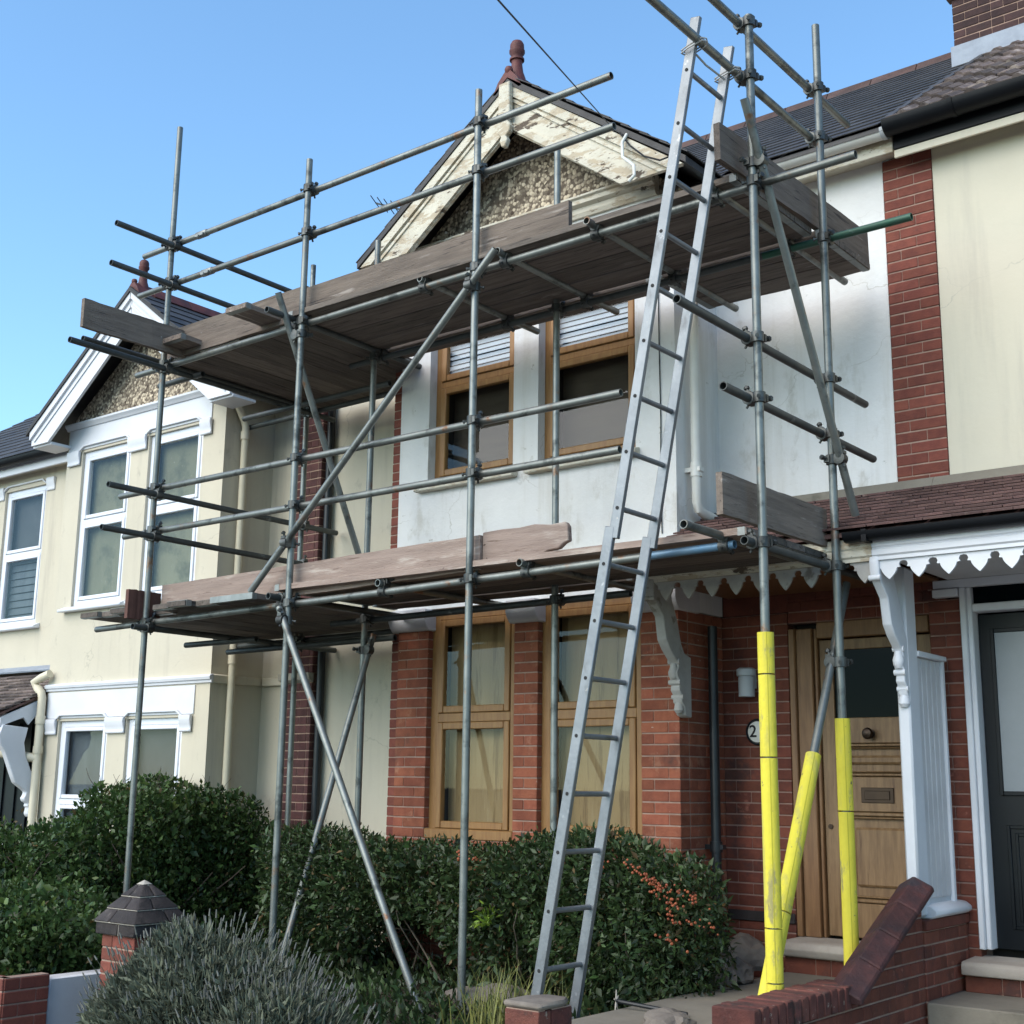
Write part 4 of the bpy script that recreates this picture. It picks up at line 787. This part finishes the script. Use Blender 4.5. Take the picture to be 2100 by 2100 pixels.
bt = MB().prism([(-5.15, 2.932), (-4.86, 2.945), (-4.78, 2.962), (-4.70, 2.958), (-4.64, 2.985), (-4.56, 2.99), (-4.52, 3.02), (-4.485, 3.03), (-4.49, 3.12), (-4.51, 3.148), (-4.62, 3.142), (-4.74, 3.158), (-4.86, 3.15), (-5.0, 3.155), (-5.15, 3.15)], 'y', 6.172, 6.216).build('toe_board', 'pink_board', SF, bev=.005, smooth=False); bt['label'] = 'broken end piece of the pinkish lower toe board'
plank('toe_board', (-3.255, 6.43, 3.10), 1.23, (0, 1, .012), (0, 0, 1), 'scaffold_wood', **TB)
plank('toe_board', (-8.52, 6.10, 2.93), .30, (0, 1, 0), (0, 0, 1), 'red_board', **TB)
# foam sleeves
def foam(a, b, cuts):
    a, b = V(a), V(b); pts = [a+(b-a)*t for t in [0]+cuts+[1]]
    for p, q in zip(pts[:-1], pts[1:]):
        d = (q-p).normalized(); o = MB().pipe(p+d*.004, q-d*.004, .043, .026, 24).build('foam_sleeve', 'foam', SF)
        sidev = V((.55, -.83, 0)); sidev = (sidev-d*sidev.dot(d)).normalized()
        MB().obox(p+d*.006+sidev*.0425, q-d*.006+sidev*.0425, d.cross(sidev), .0018, .0012).build('sleeve_slit', 'foam_cut', o)
foam((-3.165, 6.1, 2.395), (-3.165, 6.1, .48), [.115, .335, .77, .905])
foam((-3.165, 7.0, 1.995), (-3.165, 7.0, .48), [.34])
foam((-3.222, 6.735, 1.785), (-3.222, 6.055, .475), [.62])

# deck boards, loose on the transoms
ORD = ('first', 'second', 'third', 'fourth', 'fifth', 'sixth', 'seventh', 'eighth', 'ninth')
def deck(n, x0, x1, y, z, m, lab, grp, along='x', stag=0):
    for i in range(n):
        d = stag*(random.random()-.5); l_ = lab % ORD[i] if '%' in lab else lab
        if along == 'x': plank('scaffold_board', ((x0+x1)/2+d, y+i*.238+.1125, z), x1-x0, (1, 0, .0), (0, 1, 0), m, label=l_, cat='board', group=grp)
        else: plank('scaffold_board', (y+i*.236+.1125, (x0+x1)/2+d, z), x1-x0, (0, 1, 0), (-1, 0, 0), m, label=l_, cat='board', group=grp)
zu = 4.925+.024+.019+.012
deck(4, -7.0, -3.26, 6.10, zu, 'deck_wood', '%s long board back from the front edge of the upper platform', 'main boards of the upper platform')
deck(1, -7.0, -4.45, 7.085, zu, 'deck_wood', 'single inner scaffold board on the upper platform close to the white bay', None)
deck(3, -4.42, -3.20, 7.08, zu, 'deck_wood', 'short board at the right end of the upper platform, %s towards the wall', 'short inner boards of the upper platform')
deck(7, 6.22, 8.0, -8.62, zu, 'deck_wood', 'crosswise board under the left end of the upper platform, %s from the left', 'crosswise boards of the upper platform', 'y', .06)
deck(1, 5.84, 7.4, -7.40, zu+.045, 'scaffold_wood', 'grey scaffold board poking out past the upper toe board', None, 'y')
deck(1, 5.98, 7.3, -8.34, zu+.045, 'scaffold_wood', 'scaffold board end showing beside the left corner of the upper platform', None, 'y')
zl = 2.885+.024+.019+.012
deck(1, -7.0, -3.26, 6.10, zl+.002, 'pink_board', 'pinkish front edge board of the lower platform', None)
deck(3, -7.0, -3.26, 6.334, zl+.002, 'deck_wood', '%s long grey board behind the pink front board of the lower platform', 'main boards of the lower platform')
deck(1, -7.0, -4.62, 7.085, zl+.002, 'deck_wood', 'inner scaffold board of the lower platform just above the ground floor windows', None)
for i in range(9):
    a = 6.19 if i == 3 else 6.0+.05*math.sin(i*2.3)
    plank('scaffold_board', (-9.2+i*.234+.1125, (a+7.9)/2, zl-.055), 7.9-a, (0, 1, 0), (-1, 0, 0), 'deck_wood', label='crosswise board under the left end of the lower platform, %s from the left' % ORD[i], cat='board', group='crosswise boards of the lower platform')

# ================================================================== ladder
LD = thing('ladder', 'aluminium extension ladder leaning on the scaffold side rail', 'ladder', (-4.28, 5.8, .28))
def lx(z): return -3.317+(z-5.283)*.195
def stile(y, z0, z1, off, hw):
    d = V((.195, 0, 1)).normalized(); n = V((1, 0, -.195)).normalized()
    MB().obox(V((lx(z0), y, z0))+n*off, V((lx(z1), y, z1))+n*off, (0, 1, 0), hw, .031).build('stile', 'aluminium', LD, bev=.004)
YL, YR = 5.62, 5.985
for y in (YL, YR): stile(y, 2.88, 5.72, 0, .0135); stile(y, .285, 2.94, -.030, .015)
z = .66; k = 0
n_ = V((1, 0, -.195)).normalized()
while z < 5.66:
    off = -.030 if z < 2.9 else 0
    p = V((lx(z), 0, z))+n_*off
    MB().tube((p.x, YL-.006, p.z), (p.x, YR+.006, p.z), .0145, 12).build('rung', 'aluminium', LD)
    q = MB().lathe([(.010, 0), (.010, .003)], (p.x, YL-.0135, p.z), 12, (0, -1, 0)); q.build('rung_end', 'tube_bore', LD)
    z += .2975
for y in (YL, YR):
    MB().box(lx(.3)-.11, lx(.3)-.03, y-.02, y+.02, .283, .31).build('foot', 'black_plastic', LD, bev=.005)
rp = MB()
for y in (YL, YR):
    c = V((lx(5.54), y, 5.54))
    for j in range(2):
        h = -.02+j*.016; rp.path([c+V((-.045, -.03, h)), c+V((-.045, .03, h+.01)), c+V((.0, .036, h+.015)), c+V((.085, .03, h+.03)), c+V((.095, 0, h+.035)), c+V((.085, -.03, h+.03)), c+V((0, -.036, h+.01)), c+V((-.045, -.03, h))], .0042, 6, False)
rp.path([(-3.255, YL+.03, 5.52), (-3.25, 5.75, 5.50), (-3.25, YR-.03, 5.51)], .006, 6); rp.build('rope', 'rope', None, (-3.27, 5.8, 5.5))
meta(bpy.data.objects['rope'], 'pale rope lashing the ladder top to the scaffold rail', 'rope')

# ================================================================== garden walls
DW = thing('dwarf_wall', 'red brick dwarf wall with sloping dark coping between the two front paths', 'wall', (-3.0, 6.8, .28))
dw1 = MB().box(-3.075, -2.99, 7.42, 8.08, .25, .80).build('wall_block', 'mortar', DW, smooth=False)
bricks(DW, dw1, (-2.905, 7.40, .30), (0, 1, 0), (1, 0, 0), .685, .525, 'brick_porch', seed=51, thick=.08)
MB().box(-3.09, -2.893, 7.40, 8.09, .827, .885).build('coping_brick', 'brick_porch', DW, bev=.006)
sl_ = lambda y: .565+(y-6.36)*.47
dw2 = MB().prism([(5.42, .25), (7.40, .25), (7.40, .98), (6.40, .52), (5.42, .50)], 'x', -3.01, -2.965).build('wall_block', 'mortar_dark', DW, smooth=False)
bricks(DW, dw2, (-2.915, 5.40, .30), (0, 1, 0), (1, 0, 0), 2.0, .675, 'brick_porch', 'mortar_dark', seed=52, back=False, keep=lambda u, z, L_, c: (.30+z+c/2 < .54) or (.30+z+c/2 < sl_(5.40+u-L_/2)+.01 and 5.40+u-L_/2 > 6.40))
MB().prism([(5.40, .295), (7.398, .295), (7.398, .99), (6.42, .53), (5.40, .52)], 'x', -2.964, -2.922).build('mortar_face', 'mortar', DW, smooth=False)
bricks(DW, dw2, (-3.085, 5.395, .30), (1, 0, 0), (0, -1, 0), .165, .225, 'brick_porch', 'mortar_dark', seed=53, back=False)
k = 0; y = 5.37
while y < 6.50:      # brick-on-edge capping
    MB().box(-3.105, -2.89, y, y+.068, .537, .648+.004*math.sin(k*2.1)).build('capping_brick', 'brick_weathered', DW, bev=.006); y += .078; k += 1
cd = V((0, 1.04, .489)).normalized(); cn = V((0, -.489, 1.04)).normalized(); c0 = V((-2.935, 6.36, .565)); ct = 1.15/4
for k in range(4):
    a = c0+cd*(k*ct+.004); b = c0+cd*((k+1)*ct-.004); pr2 = [(-.10, -.01), (.10, -.01), (.10, .025), (.0, .085), (-.10, .025)]
    q = MB(); q.add([a+Xv*x_+cn*h_ for x_, h_ in pr2]+[b+Xv*x_+cn*h_ for x_, h_ in pr2], [(4, 3, 2, 1, 0), (5, 6, 7, 8, 9)]+[(i, (i+1) % 5, 5+(i+1) % 5, 5+i) for i in range(5)])
    q.build('coping_tile', 'coping', DW, bev=.008, smooth=False)

GP = thing('gate_pier', 'brick gate pier with stepped dark pyramid cap among the lavender', 'pier', (-6.80, 5.0, .0))
px, py = -6.80, 5.02; hs = .16
gb = MB().box(px-hs+.09, px+hs-.09, py-hs+.09, py+hs-.09, -.05, .70).build('pier_block', 'mortar', GP, smooth=False)
bricks(GP, gb, (px-hs, py-hs, -.05), (1, 0, 0), (0, -1, 0), 2*hs, .75, 'brick_pier', seed=61, thick=.05, D=.06)
bricks(GP, gb, (px+hs, py-hs+.066, -.05), (0, 1, 0), (1, 0, 0), 2*hs-.066, .75, 'brick_pier', seed=62, thick=.05, D=.06)
def pyr(z0, z1, a, b, name, m, off=None):
    if off is None: return MB().hexa([(px-a, py-a, z0), (px+a, py-a, z0), (px+a, py+a, z0), (px-a, py+a, z0), (px-b, py-b, z1), (px+b, py-b, z1), (px+b, py+b, z1), (px-b, py+b, z1)]).build(name, m, GP, bev=.004)
    g = .004; XS = ((-1, off-g/a), (off+g/a, 1)); YS = ((-1, -off-g/a), (-off+g/a, 1))
    for x0, x1 in XS:
        for y0, y1 in YS:
            MB().hexa([(px+a*x0, py+a*y0, z0), (px+a*x1, py+a*y0, z0), (px+a*x1, py+a*y1, z0), (px+a*x0, py+a*y1, z0), (px+b*x0, py+b*y0, z1), (px+b*x1, py+b*y0, z1), (px+b*x1, py+b*y1, z1), (px+b*x0, py+b*y1, z1)]).build(name, m, GP, bev=.006)
    MB().box(px-b*.96, px+b*.96, py-b*.96, py+b*.96, z0+.002, z1-.003).build('cap_mortar', 'stone_cap', GP)
pyr(.702, .768, .19, .19, 'cap_brick', 'brick_blue', .15); pyr(.768, .776, .197, .197, 'cap_mortar', 'stone_cap'); pyr(.776, .845, .205, .150, 'cap_brick', 'brick_blue', -.25); pyr(.845, .851, .150, .150, 'cap_mortar', 'stone_cap')
pyr(.851, .915, .155, .095, 'cap_brick', 'brick_blue', .2); pyr(.915, .921, .095, .095, 'cap_mortar', 'stone_cap'); pyr(.921, .985, .10, .035, 'cap_brick', 'brick_blue', -.1); pyr(.985, 1.01, .037, .004, 'cap_tip', 'stone_cap')

LWl = thing('garden_wall', 'low wall with a brick end and pale rendered panel below the left hedge', 'wall', (-7.4, 5.0, 0))
lb = MB().box(-7.48, -7.40, 4.46, 4.76, -.1, .40).build('wall_block', 'mortar', LWl, smooth=False)
bricks(LWl, lb, (-7.31, 4.46, -.15), (0, 1, 0), (1, 0, 0), .30, .60, 'brick_pier', seed=63, thick=.08)
bricks(LWl, lb, (-7.52, 4.45, -.15), (1, 0, 0), (0, -1, 0), .205, .60, 'brick_pier', seed=64, thick=.05)
MB().box(-7.46, -7.335, 4.775, 6.6, -.1, .42).build('rendered_panel', 'grey_white_paint', LWl, bev=.01)

SP = thing('pillar_stub', 'short broken brick pillar with a stone top below the ladder foot', 'pillar', (-3.85, 5.0, .28))
sb = MB().box(-3.9, -3.84, 5.04, 5.19, .0, .55).build('pillar_block', 'mortar_dark', SP, smooth=False)
bricks(SP, sb, (-3.95, 4.95, -.09), (1, 0, 0), (0, -1, 0), .20, .69, 'brick_weathered', seed=66, course=.23, thick=.05)
bricks(SP, sb, (-3.75, 5.05, -.09), (0, 1, 0), (1, 0, 0), .16, .69, 'brick_weathered', seed=67, course=.23, thick=.05)
MB().prism([(-3.96, 4.945), (-3.74, 4.945), (-3.735, 5.14), (-3.78, 5.22), (-3.90, 5.22), (-3.965, 5.12)], 'z', .602, .632).build('stone_top', 'rock', SP, bev=.012)

def rock(name, lab, c, s, seed):
    bm = bmesh.new(); bmesh.ops.create_icosphere(bm, subdivisions=3, radius=1)
    for v in bm.verts:
        q = v.co*1.3+V((seed*3.1, 0, 0)); v.co *= 1+.35*noise.noise(q)+.12*noise.noise(q*3); v.co = V((v.co.x*s[0], v.co.y*s[1], max(v.co.z, -.5)*s[2]))
    me = bpy.data.meshes.new(name); bm.to_mesh(me); bm.free(); me.materials.append(MATS['rock']); o = bpy.data.objects.new(name, me); COL.objects.link(o); o.location = c; o.rotation_euler = (0, 0, seed); meta(o, lab, 'rock')
rock('rock', 'large rough stone against the porch wall beside the hedge', (-4.24, 7.72, .545), (.20, .14, .14), 1)
rock('rock', 'flat grey stone next to the hedge end on the path', (-4.02, 7.28, .51), (.12, .09, .08), 2.3)
rock('rock', 'pale angular stone at the foot of the berry hedge', (-3.98, 7.02, .52), (.07, .09, .11), 4)
rock('rock', 'reddish flat stone at the bottom edge beside the front path', (-3.56, 5.75, .48), (.20, .12, .055), 5.5)
rock('rock', 'dark stone lying in the flower bed between the braces', (-5.15, 6.3, .34), (.26, .16, .10), 7)
TP = thing('garden_tap', 'dark rod with a star-shaped handle lying below the hedge', 'tap', (-4.04, 5.98, .40))
MB().tube((-4.03, 5.99, .50), (-3.62, 6.02, .475), .011, 8).build('rod', 'black_iron', TP)
q = MB()
for k in range(5): a = k*math.tau/5+.3; q.tube((-4.03, 5.99, .50), (-4.03+.05*math.cos(a)*.4, 5.99-.05*math.cos(a), .50+.055*math.sin(a)), .006, 6, .003)
q.build('star_handle', 'stone_cap', TP)

# ================================================================== plants
def leaf_mesh(name, P, Nn, size, m, aspect=.5, spread=.9, up=.0):
    n = len(P); P = np.asarray(P); d = np.asarray(Nn)+rng.normal(0, spread, (n, 3)); d[:, 2] += up; d /= np.linalg.norm(d, axis=1)[:, None]
    a = rng.normal(0, 1, (n, 3)); s = np.cross(d, a); s /= np.linalg.norm(s, axis=1)[:, None]; nn = np.cross(s, d)
    L_ = (size*np.clip(rng.lognormal(-.05, .38, n), .35, 2.1))[:, None]; Wd = L_*aspect*.5
    v = np.stack([P, P+d*L_*.5+s*Wd+nn*L_*.08, P+d*L_, P+d*L_*.5-s*Wd+nn*L_*.08], 1).reshape(-1, 3)
    i = np.arange(n)*4; f = np.stack([i, i+1, i+2, i, i+2, i+3], 1).reshape(-1)
    me = bpy.data.meshes.new(name); me.vertices.add(len(v)); me.vertices.foreach_set('co', v.ravel()); me.loops.add(len(f)); me.loops.foreach_set('vertex_index', f.astype(np.int32))
    me.polygons.add(len(f)//3); me.polygons.foreach_set('loop_start', np.arange(0, len(f), 3, dtype=np.int32)); me.update(calc_edges=True); me.validate(); me.materials.append(MATS[m]); return me
def mobj(name, me, parent, loc):
    o = bpy.data.objects.new(name, me); COL.objects.link(o); o.parent = parent; o.location = -V(loc); return o
def vnoise(P, sc, seed=0.):
    return np.array([noise.noise((p[0]*sc+seed, p[1]*sc, p[2]*sc)) for p in P])
def fill(n, lo, hi, inside, shell=.6):
    out = []; lo = np.array(lo); hi = np.array(hi)
    while len(out) < n:
        q = lo+(hi-lo)*rng.random((n, 3)); k = inside(q); out += list(q[k])
    return np.array(out[:n])
def twigs(name, starts, m, parent, loc, r=.006, ln=.4, steps=5, up=.6, wig=.35):
    mb = MB()
    for p in starts:
        p = V(p); d = V((random.uniform(-1, 1), random.uniform(-1, 1), up)).normalized(); pts = [p.copy()]
        for _ in range(steps):
            d = (d+V((random.uniform(-1, 1), random.uniform(-1, 1), random.uniform(-1, 1)))*wig).normalized(); p = p+d*ln/steps; pts.append(p.copy())
        mb.path(pts, [r*(1-.7*i/steps) for i in range(steps+1)], 5)
    return mb.build(name, m, parent)
# hedge with berries in front of the bay
HG = thing('berry_hedge', 'dark green clipped hedge with orange berries below the bay windows', 'hedge', (-5.6, 6.8, .28))
def in_hedge(q):
    x, y, z = q.T; t = 1.235+.05*np.sin(x*2.3)+.04*np.sin(x*5.1+1)-.10*np.clip(-6.9-x, 0, 1)-.35*np.clip(x+4.05, 0, 1)**1.2*2
    bot = .50+.13*np.sin(x*1.9+.6)-.10*np.sin(x*4.3)-.42*np.clip((x+4.9)/.6, 0, 1)-.32*np.clip((-6.3-x)/.5, 0, 1)
    h = np.clip((z-bot)/(t-bot), 0, 1); r = .36+.10*np.sin(x*3.1+z*4)+.05*np.sin(x*7.7)
    r = r*np.clip(1.25-(2*h-1)**4*.5, .3, 1.2); yc = 6.82
    e = np.clip((x+7.75)/.35, 0, 1)*np.clip((-3.86-x)/.3, 0, 1)
    return (z > bot) & (z < t) & (np.abs(y-yc) < r*np.sqrt(e))
P = fill(60000, (-7.75, 6.3, .2), (-3.7, 7.42, 1.35), in_hedge)
Nn = np.stack([np.zeros(len(P)), (P[:, 1]-6.82)*2.2, (P[:, 2]-.9)*1.6], 1)
o = mobj('foliage', leaf_mesh('foliage', P, Nn, .040, 'leaf_pyracantha', .45, .8, .15), HG, HG.location); ORG[o.name] = HG.location
i = rng.random(len(P)) < .10
mobj('new_growth', leaf_mesh('new_growth', P[i]+[0, -.03, .03], Nn[i], .036, 'leaf_privet', .4, .9, .3), HG, HG.location)
i = rng.random(len(P)) < .035
mobj('dead_leaves', leaf_mesh('dead_leaves', P[i]+[0, -.03, .0], Nn[i], .034, 'leaf_brown', .45, .9, .0), HG, HG.location)
g = rng.normal(0, 1, (60, 3))*[.05, .03, .03]+[-5.28, 6.42, .80]
fs_ = mobj('fresh_shoots', leaf_mesh('fresh_shoots', g, g*0+[0, -.5, .2], .045, 'leaf_bright', .25, .9), HG, HG.location)
fs_['kind'] = 'stuff'
twigs('stems', [(random.uniform(-7.4, -4.0), random.uniform(6.65, 7.0), .28) for _ in range(26)], 'twig', HG, HG.location, .009, .75, 6, 1.2, .35)
bp = MB(); cl = [(-4.10, 6.45, 1.10, 22), (-4.02, 6.44, 1.05, 26), (-3.98, 6.46, .98, 22), (-3.95, 6.48, .88, 14), (-4.0, 6.45, .78, 9), (-4.2, 6.44, 1.15, 10), (-3.90, 6.58, 1.0, 16), (-5.42, 6.42, 1.17, 26), (-5.40, 6.42, 1.11, 14), (-4.42, 6.44, 1.17, 6), (-3.88, 6.62, .86, 10)]
for cx, cy, cz, n in cl:
    for _ in range(n):
        t_ = random.gauss(0, 1); c = V((cx+t_*.05+random.gauss(0, .016), cy+random.gauss(0, .02)-.03, cz-t_*.018+random.gauss(0, .014))); r = random.uniform(.006, .0095)
        bp.lathe([(.001, -r), (r*.8, -r*.6), (r, 0), (r*.8, r*.6), (.001, r)], c, 6)
o = bp.build('berries', 'berry', HG); o['kind'] = 'stuff'
# big privet hedge, left
PH = thing('privet_hedge', 'large dense green privet hedge in front of the cream bay', 'hedge', (-9.0, 6.4, .2))
def in_priv(q):
    x, y, z = q.T; w_ = .06*np.sin(x*4+y*3)+.05*np.sin(y*7+z*5)+.04*np.sin(x*9+z*8)
    A = ((np.abs(x+9.25)/.62)**4+(np.abs(y-7.05)/.78)**4+(np.abs(z-.75)/.80)**4) < 1+w_*5
    B = ((np.abs(x+9.6)/.75)**3+(np.abs(y-6.3)/.75)**3+(np.abs(z-.55)/.75)**3) < 1+w_*5
    C = ((np.abs(x+8.85)/1.42)**4+(np.abs(y-5.25)/.72)**4+(np.abs(z-.46)/(.36+.10*np.clip(-8.3-x, 0, 2)))**4) < 1+w_*5
    return (A | B | C) & (z > .12)
P = fill(120000, (-10.5, 4.4, .12), (-7.35, 7.9, 1.65), in_priv)
P = P[~((P[:, 0] > -8.62) & (P[:, 1] > 5.75) & (P[:, 1] < 6.4))]
Nn = np.stack([np.full(len(P), .5), np.full(len(P), -.5), np.full(len(P), .5)], 1)
mobj('foliage', leaf_mesh('foliage', P, Nn, .043, 'leaf_privet', .55, .95, .1), PH, PH.location)
i = rng.random(len(P)) < .07
mobj('new_growth', leaf_mesh('new_growth', P[i]+[.02, -.02, .03], Nn[i], .045, 'leaf_yellowgreen', .5, .9, .4), PH, PH.location)
i = rng.random(len(P)) < .025
mobj('dead_leaves', leaf_mesh('dead_leaves', P[i], Nn[i], .036, 'leaf_brown', .5, .9), PH, PH.location)
twigs('stems', [(random.uniform(-9.9, -8.9), random.uniform(5.2, 7.4), .2) for _ in range(40)], 'bark', PH, PH.location, .014, 1.0, 6, 1.3, .3)
twigs('top_shoots', [(random.uniform(-9.7, -9.0), random.uniform(6.4, 7.6), random.uniform(1.3, 1.5)) for _ in range(34)], 'bark', PH, PH.location, .004, .24, 4, 2.0, .25)
BS = thing('brown_shrub', 'russet-leaved shrub at the left edge behind the privet', 'shrub', (-11.6, 6.6, .2))
P = rng.normal(0, 1, (5000, 3))*[.45, .35, .22]+[-11.4, 6.5, .62]; P = P[P[:, 2] > .2]
mobj('foliage', leaf_mesh('foliage', P, P*0+[.4, -.4, .5], .05, 'leaf_brown', .5, .9), BS, BS.location)
twigs('stems', [(random.uniform(-11.7, -11.2), random.uniform(6.3, 6.7), .2) for _ in range(14)], 'bark', BS, BS.location, .01, .6, 5, 1.4, .3)
# lavender
def lavender(lab, c, r, h, n, nh):
    T = thing('lavender_bush', lab, 'bush', (c[0], c[1], .25))
    a = rng.random(n)*math.tau; q = np.sqrt(rng.random(n)); X_ = c[0]+r[0]*q*np.cos(a); Y_ = c[1]+r[1]*q*np.sin(a)
    lump = np.array([noise.noise((x_*3.2, y_*3.2, 0.)) for x_, y_ in zip(X_, Y_)]); dome = np.sqrt(np.clip(1-q**2*.92, 0, 1))*(1+.28*lump); Z_ = .22+(h-.30)*dome*rng.uniform(.45, 1, n)**.6
    Nn = np.stack([np.cos(a)*q*.9, np.sin(a)*q*.9, np.full(n, 1.)], 1)
    mobj('foliage', leaf_mesh('foliage', np.stack([X_, Y_, Z_], 1), Nn, .045, 'lavender', .22, .85, .25), T, T.location)
    a = rng.random(nh)*math.tau; q = np.sqrt(rng.random(nh))*1.02; mb = MB(); hd = MB()
    for k in range(nh):
        d = V((math.cos(a[k])*q[k]*.55+random.gauss(0, .14), math.sin(a[k])*q[k]*.55+random.gauss(0, .14), 1)).normalized(); z0 = .22+(h-.34)*math.sqrt(max(0, 1-q[k]**2*.92))
        b = V((c[0]+r[0]*q[k]*math.cos(a[k]), c[1]+r[1]*q[k]*math.sin(a[k]), z0)); l_ = random.uniform(.07, .19); e = b+d*l_
        mb.tube(b, e, .0022, 4, .0015); hd.tube(e, e+d*random.uniform(.025, .045), .0055, 5, .003)
    o = mb.build('flower_stalks', 'lavender', T); o['kind'] = 'stuff'; o = hd.build('flower_heads', 'lavender_head', T); o['kind'] = 'stuff'
lavender('large grey-green lavender bush in front of the brick gate pier', (-5.56, 4.55), (.74, .5), .86, 60000, 300)
lavender('smaller lavender bush right of the large one, below the cross braces', (-4.93, 4.45), (.42, .40), .69, 24000, 200)
# grass tuft and weeds
def tuft(name, lab, c, n, rad, hgt, m):
    T = thing(name, lab, 'grass', (c[0], c[1], .28)); vs = []; fs = []
    for k in range(n):
        a = random.random()*math.tau; l_ = hgt*random.uniform(.5, 1.15); b = V((c[0]+random.gauss(0, rad), c[1]+random.gauss(0, rad), .27)); d = V((math.cos(a), math.sin(a), 0)); s = V((-d.y, d.x, 0))*.006; lean = random.uniform(.1, .7)
        o_ = len(vs)
        for j in range(5):
            t = j/4; p = b+d*(lean*l_*t*t)+V((0, 0, l_*(t-.25*lean*t*t))); w_ = s*(1-t*.9); vs += [p-w_, p+w_]
        fs += [(o_+2*j, o_+2*j+1, o_+2*j+3, o_+2*j+2) for j in range(4)]
    q = MB(); q.add(vs, fs); o = q.build('blades', m, T); o['kind'] = 'stuff'
tuft('grass_tuft', 'yellow-green grass tuft between the uprights at the bottom edge', (-4.45, 5.55), 170, .11, .40, 'grass_blade')
tuft('grass_tuft', 'sparse dry grass growing at the hedge foot behind the ladder', (-4.75, 6.25), 60, .22, .34, 'grass_blade')
# low flower-bed weeds
WD = thing('bed_weeds', 'low dark weeds covering the bed beneath the hedge', 'weeds', (-6.2, 5.9, .28), None); WD['kind'] = 'stuff'
P = np.stack([rng.uniform(-8.2, -4.1, 9000), rng.uniform(5.2, 7.3, 9000), .29+np.abs(rng.normal(0, .06, 9000))], 1)
mobj('foliage', leaf_mesh('foliage', P, P*0+[0, -.2, 1.], .05, 'leaf_pyracantha', .4, .7), WD, WD.location)
# overhead wire and aerial
def single(name, mb, m, lab, cat, loc): return meta(mb.build(name, m, None, loc), lab, cat)
A, B_ = V((-1.62, 1.5, 3.40)), V((-5.05, 7.6, 6.42)); wp = [A.lerp(B_, t)-V((0, 0, .12*4*t*(1-t))) for t in [i/14 for i in range(15)]]
a0 = V((-2.476, 3.0, 4.155)); dv = (V((-5.007, 7.5, 6.399))-a0)
wp = [a0+dv*t for t in (-.55, -.2, 0, .25, .5, .75, 1.02)]
single('overhead_wire', MB().path(wp, .0035, 6), 'cable', 'thin black telephone wire running down to the white gable', 'wire', wp[0])
AE = thing('tv_aerial', 'small dark television aerial behind the gable slope', 'aerial', (-10.2, 11, 7.4))
MB().tube((-10.05, 11, 7.3), (-10.05, 11, 8.5), .018, 8).build('mast', 'dark_tube', AE)
a, b = V((-11.05, 11, 8.86)), V((-10.05, 11, 8.38)); MB().tube(a, b, .012, 6).build('boom', 'dark_tube', AE)
q = MB()
for k in range(9): p = a.lerp(b, k/8.5); q.tube(p+V((.10, -.2, .0)), p+V((-.10, .2, 0)), .007, 5)
q.build('elements', 'dark_tube', AE)
flush_pieces()
